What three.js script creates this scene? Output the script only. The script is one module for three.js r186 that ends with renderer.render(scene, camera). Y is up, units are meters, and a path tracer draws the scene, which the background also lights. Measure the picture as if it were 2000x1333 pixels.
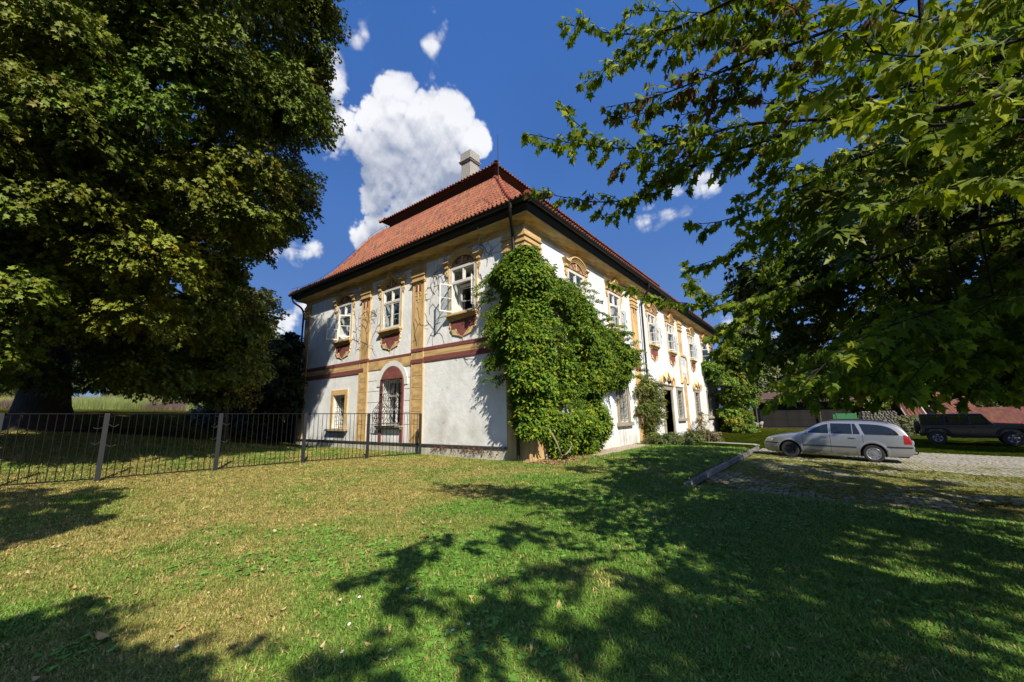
import * as THREE from 'three';
import { mergeGeometries } from 'three/addons/utils/BufferGeometryUtils.js';
import { RoundedBoxGeometry } from 'three/addons/geometries/RoundedBoxGeometry.js';

// ---------------------------------------------------------------- camera
const V3 = (x, y, z) => new THREE.Vector3(x, y, z);
const scene = new THREE.Scene();
const EYE = V3(7.4746, 1.4875, 10.6016);
const RX = V3(0.792985, -0.020226, -0.608905), RY = V3(0.126673, 0.98308, 0.132314), RZ = V3(0.595926, -0.182055, 0.78213);
const FOC = 782.18;
const camera = new THREE.PerspectiveCamera(2 * Math.atan(666.5 / FOC) * 180 / Math.PI, 1024 / 682, 0.05, 900);
camera.position.copy(EYE);
camera.quaternion.setFromRotationMatrix(new THREE.Matrix4().makeBasis(RX, RY, RZ));
camera.updateMatrixWorld(true);
const rayDir = (x, y) => RX.clone().multiplyScalar((x - 1000) / FOC).addScaledVector(RY, (666.7 - y) / FOC).addScaledVector(RZ, -1);
const at = (x, y, depth) => EYE.clone().addScaledVector(rayDir(x, y), depth);

// ---------------------------------------------------------------- renderer, exposure
const renderer = new THREE.WebGLRenderer({ antialias: true });
renderer.setSize(1024, 682);
renderer.toneMapping = THREE.LinearToneMapping;
renderer.toneMappingExposure = 1.38;
renderer.shadowMap.enabled = true;

// ---------------------------------------------------------------- random numbers and noise
function rng(seed) { let s = seed | 0; return () => { s = (s + 0x6d2b79f5) | 0; let t = Math.imul(s ^ (s >>> 15), 1 | s); t = (t + Math.imul(t ^ (t >>> 7), 61 | t)) ^ t; return ((t ^ (t >>> 14)) >>> 0) / 4294967296; }; }
const PERM = new Uint8Array(512), GRAD = new Float32Array(512);
{ const r = rng(11), p = [...Array(256).keys()]; for (let i = 255; i > 0; i--) { const j = Math.floor(r() * (i + 1)); [p[i], p[j]] = [p[j], p[i]]; } for (let i = 0; i < 512; i++) PERM[i] = p[i & 255]; const q = rng(5); for (let i = 0; i < 256; i++) GRAD[i] = GRAD[i + 256] = q() * 2 - 1; }
const fade = (t) => t * t * t * (t * (t * 6 - 15) + 10), mix = (a, b, t) => a + (b - a) * t;
const clamp = (x, a = 0, b = 1) => Math.min(b, Math.max(a, x)), sstep = (a, b, x) => { const t = clamp((x - a) / (b - a)); return t * t * (3 - 2 * t); };
function n3(x, y, z) {
  const X = Math.floor(x), Y = Math.floor(y), Z = Math.floor(z), u = fade(x - X), v = fade(y - Y), w = fade(z - Z);
  const a = X & 255, b = Y & 255, c = Z & 255, a1 = (a + 1) & 255, b1 = (b + 1) & 255, c1 = (c + 1) & 255;
  const h = (i, j, k) => GRAD[PERM[PERM[PERM[i] + j] + k]];
  return mix(mix(mix(h(a, b, c), h(a1, b, c), u), mix(h(a, b1, c), h(a1, b1, c), u), v), mix(mix(h(a, b, c1), h(a1, b, c1), u), mix(h(a, b1, c1), h(a1, b1, c1), u), v), w);
}
const fbm = (x, y, z, o = 5) => { let s = 0, a = 0.5; for (let i = 0; i < o; i++) { s += a * n3(x, y, z); x = x * 2.03 + 17.1; y = y * 2.03 + 5.3; z = z * 2.03 + 9.7; a *= 0.5; } return s; };
// noise that repeats every p cells in x and y
function tn(x, y, p, seed = 0) {
  const X = Math.floor(x), Y = Math.floor(y), u = fade(x - X), v = fade(y - Y), m = (i) => ((i % p) + p) % p;
  const h = (i, j) => GRAD[PERM[PERM[m(i)] + m(j)] + (seed & 63)];
  return mix(mix(h(X, Y), h(X + 1, Y), u), mix(h(X, Y + 1), h(X + 1, Y + 1), u), v);
}
const tfbm = (u, v, p, o, seed) => { let s = 0, a = 0.5; for (let i = 0; i < o; i++) { s += a * tn(u * p, v * p, p, seed + i * 7); p *= 2; a *= 0.55; } return s; };

// ---------------------------------------------------------------- sun and sky
const SUN = V3(0.655, 0.65, 0.386).normalize();
const sun = new THREE.DirectionalLight(new THREE.Color(1, 0.93, 0.8), 5);
sun.position.copy(SUN).multiplyScalar(80).add(V3(-3, 0, 0));
sun.target.position.set(-3, 0, 0);
sun.castShadow = true;
sun.shadow.mapSize.set(4096, 4096);
Object.assign(sun.shadow.camera, { left: -45, right: 45, top: 45, bottom: -45, near: 1, far: 200 });
sun.shadow.radius = 1;
scene.add(sun, sun.target);
{
  const W = 4096, H = 2048, data = new Float32Array(W * H * 4), r = rng(77);
  const lobes = [], D = (x, y) => rayDir(x, y).normalize();
  const add = (d, rad, w, g) => lobes.push([d.x, d.y, d.z, rad, w, g]);
  const px = (list, g) => { for (const [x, y, rr, w = 1] of list) { const d = D(x, y), e = D(x + rr, y); add(d, d.angleTo(e), w, g); } };
  px([[705, 262, 50, .9], [750, 245, 62], [800, 285, 72], [858, 275, 60], [905, 285, 45, .9], [770, 345, 58], [820, 340, 55], [790, 215, 42, .8], [772, 400, 45], [735, 425, 42], [725, 462, 34], [800, 385, 50], [690, 245, 30, .6], [925, 300, 30, .8]], 0);
  px([[838, 165, 40, .37], [872, 200, 36, .36], [760, 180, 30, .3], [905, 235, 26, .34], [845, 45, 34, .44], [838, 90, 22, .3], [700, 72, 26, .44], [620, 130, 44, .85], [645, 165, 28, .7], [650, 300, 26, .5], [590, 494, 27, .85], [612, 485, 20, .6], [518, 497, 22, .75], [555, 632, 28, .75], [520, 650, 40, .7], [590, 598, 16, .5], [700, 6, 26, .6], [1335, 385, 52, .46], [1250, 425, 42, .36], [1390, 375, 40, .42], [1440, 640, 50, .5], [1290, 345, 30, .4], [460, 330, 60, .6], [300, 420, 60, .7], [150, 560, 80, .7], [1560, 700, 70, .6], [1700, 330, 60, .5]], 1);
  for (let c = 0; c < 34; c++) {
    const az = r() * Math.PI * 2, el = 0.06 + Math.pow(r(), 1.5) * 1.1, d0 = V3(Math.cos(az) * Math.cos(el), Math.sin(el), Math.sin(az) * Math.cos(el));
    const q = d0.clone().sub(EYE.clone().multiplyScalar(0)), f = -q.dot(RZ);
    const n = 3 + Math.floor(r() * 5), s = 0.035 + r() * 0.07, kk = [];
    for (let i = 0; i < n; i++) kk.push([d0.clone().add(V3((r() - .5) * s * 3, (r() - .5) * s * 1.2, (r() - .5) * s * 3)).normalize(), s * (0.4 + r() * 0.5), 0.65 + r() * 0.35]);
    if (f > 0 && Math.abs(q.dot(RX) / f) < 1.5 && Math.abs(q.dot(RY) / f) < 1.05) continue;
    for (const [d, rad, w] of kk) add(d, rad, w, 2);
  }
  const B = 64, grid = Array.from({ length: B * B / 2 }, () => []);                   // lobes near each block of directions
  const dirOf = (u, v) => { const a = (u - 0.5) * 2 * Math.PI, e = (v - 0.5) * Math.PI; return [Math.cos(a) * Math.cos(e), Math.sin(e), Math.sin(a) * Math.cos(e)]; };
  for (let j = 0; j < B / 2; j++) for (let i = 0; i < B; i++) { const [x, y, z] = dirOf((i + .5) / B, (j + .5) / (B / 2)); for (const l of lobes) if (Math.acos(clamp(x * l[0] + y * l[1] + z * l[2], -1, 1)) < l[3] * 2.3 + 0.11) grid[j * B + i].push(l); }
  const field = (x, y, z, near, o = 6) => {
    const len = Math.hypot(x, y, z); x /= len; y /= len; z /= len;
    let s = 0; for (const l of near) { const q = 2 * (1 - (x * l[0] + y * l[1] + z * l[2])) / (l[3] * l[3]); if (q < 5) s += l[4] * Math.exp(-q * 1.1) * (l[5] === 1 ? 1.3 : 1); }
    if (s < 0.04) return s - 1;
    if (o === 0) return Math.min(s, 1.5);
    let b = 0, a = 1, f = 15; for (let i = 0; i < o; i++) { b += a * (Math.abs(n3(x * f + i * 3.7, y * f * 1.1, z * f)) - .27); f *= 2.1; a *= .56; }
    return Math.min(s * .86, 1.0) + (fbm(x * 9 + 3, y * 11 + 1, z * 9, 3) * 0.6 + b * 0.95) * sstep(.04, .4, s);
  };
  for (let j = 0; j < H; j++) for (let i = 0; i < W; i++) {
    const u = (i + .5) / W, v = (j + .5) / H, [x, y, z] = dirOf(u, v), o = (j * W + i) * 4;
    const up = Math.max(0, y), hz = Math.exp(-up * 4.2), cs = x * SUN.x + y * SUN.y + z * SUN.z;
    const glow = Math.pow(Math.max(0, cs), 6) * 0.16 + Math.pow(Math.max(0, cs), 60) * 0.5;
    const vary = 1 + fbm(x * 3, y * 5, z * 3, 3) * .12; let cr = mix(0.030, 0.19, hz) * vary + glow, cg = mix(0.103, 0.325, hz) * vary + glow * 1.02, cb = mix(0.335, 0.58, hz) * vary + glow * 0.95;
    if (y < 0) { cr = 0.10; cg = 0.115; cb = 0.05; }
    else {
      const near = grid[Math.min(B / 2 - 1, Math.floor(v * B / 2)) * B + Math.floor(u * B)];
      if (near.length) {
        const F = field(x, y, z, near);
        if (F > 0.3) {
          let w1 = 0, w0 = 1e-6; for (const l of near) { const q = 2 * (1 - (x * l[0] + y * l[1] + z * l[2])) / (l[3] * l[3]); if (q < 5) { const e = l[4] * Math.exp(-q * 1.1); w0 += e; if (l[5] === 1) w1 += e; } }
          const thin = w1 / w0, a = mix(sstep(0.38, 0.72, F) * 0.98, sstep(0.36, 1.25, F + fbm(x * 22, y * 40, z * 22, 4) * .5) * .9, thin);
          let sx = SUN.x - cs * x, sy = SUN.y - cs * y + 0.3, sz = SUN.z - cs * z; const sl = 0.045 / Math.hypot(sx, sy, sz);
          const F1 = field(x, y, z, near, 2), S1 = field(x, y, z, near, 0), S2 = field(x + sx * sl, y + sy * sl, z + sz * sl, near, 0), S3 = field(x + sx * sl * 2.5, y + sy * sl * 2.5, z + sz * sl * 2.5, near, 0), F2 = field(x + sx * sl * .4, y + sy * sl * .4, z + sz * sl * .4, near, 4);
          const lit = clamp(0.80 + clamp((S1 - S2) * 0.4, -.3, .25) + clamp((F - F2) * .42, -.28, .2) - Math.max(0, S2 - .55) * .2 - Math.max(0, S3 - .4) * 0.3 + (1 - a) * 0.1, 0.08, 1);
          const wr = mix(0.20, 0.70, lit), wg = mix(0.245, 0.705, lit), wb = mix(0.35, 0.73, lit);
          cr = mix(cr, wr, a); cg = mix(cg, wg, a); cb = mix(cb, wb, a);
        }
      }
    }
    data[o] = cr; data[o + 1] = cg; data[o + 2] = cb; data[o + 3] = 1;
  }
  const t = new THREE.DataTexture(data, W, H, THREE.RGBAFormat, THREE.FloatType);
  t.mapping = THREE.EquirectangularReflectionMapping; t.magFilter = t.minFilter = THREE.LinearFilter; t.needsUpdate = true;
  scene.background = t; scene.environment = t; scene.backgroundIntensity = 1; scene.environmentIntensity = 1;
}

// ---------------------------------------------------------------- helpers
const used = new Map();
const numbered = (n) => { const k = used.get(n) ?? 0; used.set(n, k + 1); return k ? n + '_' + String(k).padStart(3, '0') : n; };
function tag(o, label, category, group, kind) { if (label) o.userData.label = label; if (category) o.userData.category = category; if (group) o.userData.group = group; if (kind) o.userData.kind = kind; return o; }
function thing(name, label, category, pos = [0, 0, 0], turn = 0, group) {
  const o = new THREE.Group(); o.name = numbered(name); o.position.set(...pos); o.rotation.y = turn; scene.add(o);
  return tag(o, label, category, group);
}
const prep = (g) => { const q = g.index ? g.toNonIndexed() : g; for (const k of Object.keys(q.attributes)) if (!['position', 'normal', 'uv', 'color'].includes(k)) q.deleteAttribute(k); if (!q.attributes.uv) q.setAttribute('uv', new THREE.BufferAttribute(new Float32Array(q.attributes.position.count * 2), 2)); return q; };
const join = (list) => { const l = list.flat(9).filter(Boolean).map(prep); return l.length === 1 ? l[0] : mergeGeometries(l); };
function mesh(name, geo, mat, parent) {
  const m = new THREE.Mesh(Array.isArray(geo) ? join(geo) : geo, mat); m.castShadow = m.receiveShadow = true;
  m.name = parent ? name : numbered(name); (parent ?? scene).add(m); return m;
}
function inst(name, geo, mat, mats, parent, colors) {
  const m = new THREE.InstancedMesh(geo, mat, mats.length); mats.forEach((x, i) => m.setMatrixAt(i, x)); if (colors) colors.forEach((c, i) => m.setColorAt(i, c));
  m.castShadow = m.receiveShadow = true; m.name = parent ? name : numbered(name); (parent ?? scene).add(m); m.userData.kind = 'stuff'; return m;
}
const tf = (g, x = 0, y = 0, z = 0, rx = 0, ry = 0, rz = 0, s = 1) => g.clone().applyMatrix4(new THREE.Matrix4().compose(V3(x, y, z), new THREE.Quaternion().setFromEuler(new THREE.Euler(rx, ry, rz)), typeof s === 'number' ? V3(s, s, s) : V3(...s)));
// box between limits, uv in metres
function bx(x0, x1, y0, y1, z0, z1) {
  const w = Math.abs(x1 - x0), h = Math.abs(y1 - y0), d = Math.abs(z1 - z0), g = new THREE.BoxGeometry(w, h, d), uv = g.attributes.uv, s = [[d, h], [d, h], [w, d], [w, d], [w, h], [w, h]];
  for (let f = 0; f < 6; f++) for (let k = 0; k < 4; k++) uv.setXY(f * 4 + k, uv.getX(f * 4 + k) * s[f][0] + x0 * .7 + z0, uv.getY(f * 4 + k) * s[f][1] + y0);
  return g.translate((x0 + x1) / 2, (y0 + y1) / 2, (z0 + z1) / 2);
}
const rbx = (x0, x1, y0, y1, z0, z1, r = 0.01) => new RoundedBoxGeometry(Math.abs(x1 - x0), Math.abs(y1 - y0), Math.abs(z1 - z0), 1, r).translate((x0 + x1) / 2, (y0 + y1) / 2, (z0 + z1) / 2);
const shape = (pts, holes = []) => { const s = new THREE.Shape(pts.map((p) => new THREE.Vector2(p[0], p[1]))); for (const h of holes) s.holes.push(new THREE.Path(h.map((p) => new THREE.Vector2(p[0], p[1])))); return s; };
// plate: an outline in u, y standing from w0 to w1
const plate = (pts, w0, w1, bevel = 0, holes = []) => { const g = new THREE.ExtrudeGeometry(shape(pts, holes), { depth: w1 - w0 - bevel, steps: 1, bevelEnabled: bevel > 0, bevelSize: bevel, bevelOffset: -bevel, bevelThickness: bevel, bevelSegments: 1 }); return g.translate(0, 0, w0); };
const tube = (pts, r, seg = 5, n) => { const c = new THREE.CatmullRomCurve3(pts.map((p) => p.isVector3 ? p : V3(...p)), false, 'centripetal'); return new THREE.TubeGeometry(c, n ?? Math.max(2, (pts.length - 1) * 3), r, seg, false); };
// straight round or square bar between two points
function bar(a, b, r, seg = 4, r2 = r) { const A = a.isVector3 ? a : V3(...a), B = b.isVector3 ? b : V3(...b), d = B.clone().sub(A), g = new THREE.CylinderGeometry(r2, r, d.length(), seg, 1); g.rotateY(Math.PI / 4); g.applyQuaternion(new THREE.Quaternion().setFromUnitVectors(V3(0, 1, 0), d.clone().normalize())); return g.translate((A.x + B.x) / 2, (A.y + B.y) / 2, (A.z + B.z) / 2); }
const lin = (r, g, b) => new THREE.Color().setRGB(r, g, b);
function tex(n, fn, srgb = true, w = n) {
  const d = new Uint8Array(w * n * 4);
  for (let j = 0; j < n; j++) for (let i = 0; i < w; i++) { const c = fn(i / w, j / n), o = (j * w + i) * 4; for (let k = 0; k < 3; k++) d[o + k] = clamp(Array.isArray(c) ? c[k] : c) * 255; d[o + 3] = 255; }
  const t = new THREE.DataTexture(d, w, n); t.wrapS = t.wrapT = THREE.RepeatWrapping; t.magFilter = THREE.LinearFilter; t.minFilter = THREE.LinearMipmapLinearFilter; t.generateMipmaps = true; if (srgb) t.colorSpace = THREE.SRGBColorSpace; t.needsUpdate = true; return t;
}
const rep = (t, x, y = x) => { const c = t.clone(); c.repeat.set(x, y); c.needsUpdate = true; return c; };
const M = {};
const std = (color, roughness = 0.8, more = {}) => new THREE.MeshStandardMaterial({ color, roughness, ...more });
const phys = (color, roughness, more = {}) => new THREE.MeshPhysicalMaterial({ color, roughness, ...more });
{
  const stain = tex(512, (u, v) => { const a = tfbm(u, v, 4, 5, 1), b = tfbm(u * 1, v * 1, 16, 4, 9), s = 0.975 + a * 0.03 + b * 0.025 - Math.max(0, tfbm(u, v, 3, 4, 30) - 0.22) * 0.12; return [s, s * 0.995, s * 0.98]; });
  const bump = tex(512, (u, v) => 0.5 + tfbm(u, v, 8, 5, 3) * 0.5 + tfbm(u, v, 64, 2, 4) * 0.25, false);
  const wear = tex(512, (u, v) => { const s = 0.92 + tfbm(u, v, 6, 5, 14) * 0.16 + tfbm(u, v, 40, 3, 21) * 0.1; return [s, s * 0.99, s * 0.97]; });
  const wood = tex(256, (u, v) => { const g = tfbm(u, v * 0.12, 8, 4, 2) + tn(u * 64, v * 3, 64, 6) * 0.25; const s = 0.8 + g * 0.35; return [s, s * 0.96, s * 0.9]; });
  M.plaster = std(lin(.80, .80, .785), 0.92, { map: rep(stain, .22), bumpMap: rep(bump, .7), bumpScale: 0.008 });
  M.ochre = std(lin(.70, .475, .215), 0.9, { map: rep(wear, .6), bumpMap: rep(bump, 1.2), bumpScale: 0.006 });
  M.ochreLight = std(lin(.78, .56, .29), 0.9, { map: rep(wear, .6) });
  M.maroon = std(lin(.25, .078, .07), 0.9, { map: rep(wear, .8), bumpMap: rep(bump, 1.2), bumpScale: 0.006 });
  M.cream = std(lin(.62, .6, .5), 0.92, { map: rep(wear, .5), bumpMap: rep(bump, 1), bumpScale: .01 });
  M.stone = std(lin(.40, .35, .255), 0.9, { map: rep(wear, 1.1), bumpMap: rep(bump, 2), bumpScale: .008 });
  M.whitePaint = std(lin(.8, .79, .76), 0.5, { map: rep(wear, 1.5) });
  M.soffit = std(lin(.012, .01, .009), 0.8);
  M.gutter = std(lin(.03, .027, .024), 0.42, { metalness: 0.5 });
  M.iron = std(lin(.014, .013, .014), 0.55, { metalness: 0.3 });
  M.fence = phys(lin(.007, .007, .009), 0.8, { specularIntensity: .35 });
  M.glass = phys(lin(.9, .93, .95), 0.03, { transmission: 1, thickness: 0, ior: 1.5 });
  M.dark = std(lin(.03, .028, .025), .95);
  M.room = std(lin(.42, .4, .36), .95);
  M.brownWood = std(lin(.2, .095, .03), .6, { map: rep(wood, 1) });
  M.greyWood = std(lin(.16, .14, .12), .9, { map: rep(wood, 1) });
  M.darkWood = std(lin(.022, .02, .019), .9, { map: rep(wood, 1) });
  M.tile = std(lin(.27, .078, .03), 0.65, { map: rep(wear, 2) });
  M.tileCap = std(lin(.46, .11, .045), 0.6, { map: rep(wear, 2) });
  M.concrete = std(lin(.4, .39, .36), .95, { map: rep(stain, .7), bumpMap: rep(bump, 2), bumpScale: .02 });
  M.granite = std(lin(.2, .195, .185), .9, { map: rep(wear, 2), bumpMap: rep(bump, 4), bumpScale: .01 });
  M.bark = std(lin(.055, .043, .032), .95, { bumpMap: rep(bump, 1.5, .5), bumpScale: .06, map: rep(wear, 1) });
  M.tendril = std(lin(.10, .075, .05), .95);
  // old plaster: grime at the foot, streaks under the sills and the cornice, fine cracks
  const facade = (w, h, len, tall, y0, sills, seed) => tex(h, (u, v) => {
    const x = u * len, y = y0 + v * tall; let s = .985 + n3(x * .9, y * .9, seed) * .03 + n3(x * 3.1, y * 3.1, seed) * .02 + n3(x * 9, y * 9, seed) * .012, warm = 0;
    const foot = clamp((1.5 + fbm(x * .7, 1, seed, 3) * 1.6 - y) / 1.4) * (.5 + fbm(x * 2, y * 2, seed, 4) * .9); s -= Math.max(0, foot) * .17; warm += Math.max(0, foot) * .05;
    const top = clamp((y - 7.1) / .9) * Math.max(0, n3(x * 5, y * .3, seed + 3) + .15); s -= top * .10;
    for (const [a, b, ys] of sills) if (x > a && x < b && y < ys) { const k = Math.max(0, n3(x * 7, y * .25, seed + 7) + .1) * Math.exp(-(ys - y) * .9); s -= k * .16; warm += k * .03; }
    const cr = Math.abs(fbm(x * .55 + 3, y * .75, seed + 11, 5)); if (cr < .0035 && n3(x * .4, y * .4, seed + 5) > .05) s -= .16;
    const patch = fbm(x * .35, y * .45, seed + 20, 4); if (patch > .17) s -= .022;
    return [s, s - warm * .25, s - warm];
  }, true, w);
  M.plasterL = std(lin(.85, .855, .845), 0.92, { bumpMap: rep(bump, .7), bumpScale: 0.008 }); M.plasterR = std(lin(.80, .80, .785), 0.92, { bumpMap: rep(bump, .7), bumpScale: 0.008 });
  const tL = facade(1024, 560, 15.38, 9.14, -.8, [[3.3, 5, 5.1], [7.2, 8.8, 5.1], [11.6, 13.3, 5.1], [3.2, 5, .85]], 2), tR = facade(2048, 560, 29.1, 9.14, -.8, [3.65, 7.5, 12.9, 16.5, 21.9, 25.95, 7.75, 12, 17.45, 22.1, 26].map((u, i) => [u - .85, u + .85, i < 6 ? 5.1 : .9]), 4);
  tL.repeat.set(1 / 15.38, 1 / 9.14); tL.offset.set(1, .8 / 9.14); tR.repeat.set(1 / 29.1, 1 / 9.14); tR.offset.set(0, .8 / 9.14); M.plasterL.map = tL; M.plasterR.map = tR;
  M.stainMap = stain; M.bumpMap = bump; M.wearMap = wear; M.woodMap = wood;
}

// ---------------------------------------------------------------- the lie of the land
const KERB = 4.68;
const H = (() => {
  const P = [[0, 0, 0], [-5, .5, .08], [-10, .3, .13], [-15.4, 0, .17], [0, -10, -.02], [0, -19, -.12], [0, -29, -.25], [4.4, -11, -.2], [6.2, -9.4, -.25], [8.7, -9.3, -.315], [11, -9.5, -.38], [13, -25.5, -.79], [16, -25.3, -.84], [5, -26, -.42], [7.5, 10.6, -.1], [3, 10, -.05], [3, 5, -.05], [-5.7, 10.2, .2], [-5.2, 4.5, .15], [12, 3, -.3], [15, -6, -.5], [12, 18, -.1], [0, 20, .15],
    [-14.33, 9.3, 1.40], [-29.7, 3.3, 2.13], [-61.4, 5.9, 3.3], [-21.9, 1.1, 1.6], [-14, 5, .85], [-18, -6, .7], [-25, -30, 1.2], [-60, -40, 3], [5, -45, -.55], [12, -42, -.7], [25, -35, -.9], [40, -10, -.9], [40, 40, 0], [-40, 40, 2.2], [-10, 60, .6], [-100, 10, 4.2], [0, -100, 0], [60, -100, 0], [-90, -90, 4], [110, 0, -1], [0, 120, 1]];
  const n = P.length, N = n + 3, U = (d2) => d2 < 1e-9 ? 0 : 0.5 * d2 * Math.log(d2), A = Array.from({ length: N }, () => new Float64Array(N + 1));
  for (let i = 0; i < n; i++) { for (let j = 0; j < n; j++) A[i][j] = U((P[i][0] - P[j][0]) ** 2 + (P[i][1] - P[j][1]) ** 2); A[i][i] += 1.5; A[i][n] = A[n][i] = 1; A[i][n + 1] = A[n + 1][i] = P[i][0]; A[i][n + 2] = A[n + 2][i] = P[i][1]; A[i][N] = P[i][2]; }
  for (let c = 0; c < N; c++) { let p = c; for (let k = c + 1; k < N; k++) if (Math.abs(A[k][c]) > Math.abs(A[p][c])) p = k; [A[c], A[p]] = [A[p], A[c]]; for (let k = 0; k < N; k++) if (k !== c) { const f = A[k][c] / A[c][c]; if (f) for (let j = c; j <= N; j++) A[k][j] -= f * A[c][j]; } }
  const w = A.map((row, i) => row[N] / row[i]);
  const base = (x, z) => { let s = w[n] + w[n + 1] * x + w[n + 2] * z; for (let i = 0; i < n; i++) s += w[i] * U((x - P[i][0]) ** 2 + (z - P[i][1]) ** 2); return s; };
  return (x, z) => {
    const cx = clamp(x, -130, 120), cz = clamp(z, -125, 130);
    let h = base(cx, cz);
    h -= 0.15 * sstep(KERB - .02, KERB + .08, x) * sstep(1.6, 0.1, z) * sstep(-17, -12, z) * (1 - sstep(9, 16, x));
    return h;
  };
})();
// ================================================================ the house
const LX = -15.38, RD = 29.1, TOP = 8.04, WT = 0.55;
const house = thing('manor_house', 'white baroque house with ochre pilasters, open windows and red tiled mansard roof', 'house');
const sideL = [0, 0], R90 = Math.PI / 2;
// a part on a facade: geometry in u (along), y (up), w (out of the wall)
function onFace(name, geo, mat, face, parent = house) { const m = mesh(name, geo, mat, parent); if (face === 'R' && parent === house) m.rotation.y = R90; return m; }
const rectHole = (a, b, y0, y1) => [[a, y0], [b, y0], [b, y1], [a, y1]];
const arc = (cx, cy, rx, ry, a0, a1, n = 16) => Array.from({ length: n + 1 }, (_, i) => { const a = mix(a0, a1, i / n); return [cx + Math.cos(a) * rx, cy + Math.sin(a) * ry]; });
const UPL = [[-11.27, 'A', 'L'], [-7.36, 'B', 'M'], [-2.91, 'A', 'R']];
const UPR = [[3.65, 'A', 'V'], [7.5, 'B', 'P'], [12.9, 'A', 'P2'], [16.5, 'B', 'P'], [21.9, 'A', 'P2'], [25.95, 'B', 'O']];
const GFR = [7.75, 12.0, 17.45, 22.1, 26.0];
const DOOR = 14.72;
const winHole = (u) => rectHole(u - .68, u + .68, 5.37, 7.25);
// walls with thickness, cut by the openings
{
  const holesL = [...UPL.map((w) => winHole(w[0])), [[-7.8, 1.16], [-6.5, 1.16], [-6.5, 3.1], [-7.8, 3.1]], rectHole(-11.86, -10.8, 1.04, 2.62)];
  const gl = new THREE.ExtrudeGeometry(shape([[LX, -.8], [0, -.8], [0, TOP + .3], [LX, TOP + .3]], holesL), { depth: WT, bevelEnabled: false }).translate(0, 0, -WT);
  mesh('wall', gl, M.plasterL, house);
  const holesR = [...UPR.map((w) => winHole(w[0])), ...GFR.map((u) => rectHole(u - .52, u + .52, 1.06, 2.86)), rectHole(DOOR - .78, DOOR + .78, -.06, 2.8)];
  const gr = new THREE.ExtrudeGeometry(shape([[WT, -.8], [RD, -.8], [RD, TOP + .3], [WT, TOP + .3]], holesR), { depth: WT, bevelEnabled: false }).translate(0, 0, -WT);
  onFace('wall', gr, M.plasterR, 'R');
  mesh('wall', [bx(LX, LX + WT, -.8, TOP + .3, -RD, -WT)], M.plaster, house);
  mesh('wall', [bx(LX + WT, -WT, -.8, TOP + .3, -RD, -RD + WT)], M.plaster, house);
  mesh('floor', [bx(LX + WT, -WT, -.3, .12, -RD + WT, -WT), bx(LX + WT, -WT, 4.0, 4.4, -RD + WT, -WT), bx(LX + WT, -WT, TOP, TOP + .25, -RD + WT, -WT)], M.room, house);
  mesh('inner_wall', [bx(-6, -5.8, .12, 4, -RD + WT, -WT), bx(-6, -5.8, 4.4, TOP, -RD + WT, -5.5), bx(LX + WT, -WT, 4.4, TOP, -5.5, -5.3), bx(LX + WT, -WT, .12, 4, -5.5, -5.3), bx(-5.8, -WT, 4.4, TOP, -19.6, -19.4), bx(-5.8, -WT, 4.4, TOP, -10.2, -10)], M.room, house);
}
// plinth of the front with its dark ledge
mesh('plinth', [bx(LX - .06, -.8, -.8, .40, 0, .06)], M.cream, house);
mesh('ledge', [rbx(LX - .08, -.84, .40, .47, 0, .11, .012)], std(lin(.05, .05, .05), .8, { map: M.wearMap }), house);
// cornice: a flat cove under the eaves, on all four sides
function ring(profile, y = 0) {            // profile: [out, y] pairs swept round the house
  const pos = [], uv = []; const c = [(o) => [LX - o, o], (o) => [o, o], (o) => [o, -RD - o], (o) => [LX - o, -RD - o]];
  for (let s = 0; s < 4; s++) { const a = c[s], b = c[(s + 1) % 4]; for (let i = 0; i + 1 < profile.length; i++) { const [o0, y0] = profile[i], [o1, y1] = profile[i + 1]; const A = a(o0), B = b(o0), C = b(o1), D = a(o1); const v = [[A[0], y0, A[1]], [B[0], y0, B[1]], [C[0], y1, C[1]], [D[0], y1, D[1]]]; for (const k of [0, 1, 2, 0, 2, 3]) { pos.push(...v[k]); uv.push(v[k][0] + v[k][2], v[k][1] + (i * .2)); } } }
  const g = new THREE.BufferGeometry(); g.setAttribute('position', new THREE.Float32BufferAttribute(pos, 3)); g.setAttribute('uv', new THREE.Float32BufferAttribute(uv, 2)); g.computeVertexNormals(); return g;
}
mesh('cornice', ring([[0, 7.86], [.035, 7.88], [.035, 8.0], [.07, 8.03], [.16, 8.07], [.3, 8.11], [.43, 8.16], [.45, 8.2], [.2, 8.24]]), M.ochre, house);
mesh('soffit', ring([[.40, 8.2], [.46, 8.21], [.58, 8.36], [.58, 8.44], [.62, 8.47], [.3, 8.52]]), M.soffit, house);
// ---------------------------------------------------------------- roof
const PROF = [[0, 8.55], [.4, 8.7], [.8, 8.97], [1.2, 9.38], [1.6, 9.9], [2.0, 10.52], [2.4, 11.2], [2.8, 11.86], [3.1, 12.2], [3.3, 12.4], [3.5, 12.55]];
const EO = .68, KX = 1.24;
const roofY = (i) => { for (let k = 1; k < PROF.length; k++) if (i <= PROF[k][0]) { const t = (i - PROF[k - 1][0]) / (PROF[k][0] - PROF[k - 1][0]); return mix(PROF[k - 1][1], PROF[k][1], t); } return PROF.at(-1)[1]; };
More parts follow.
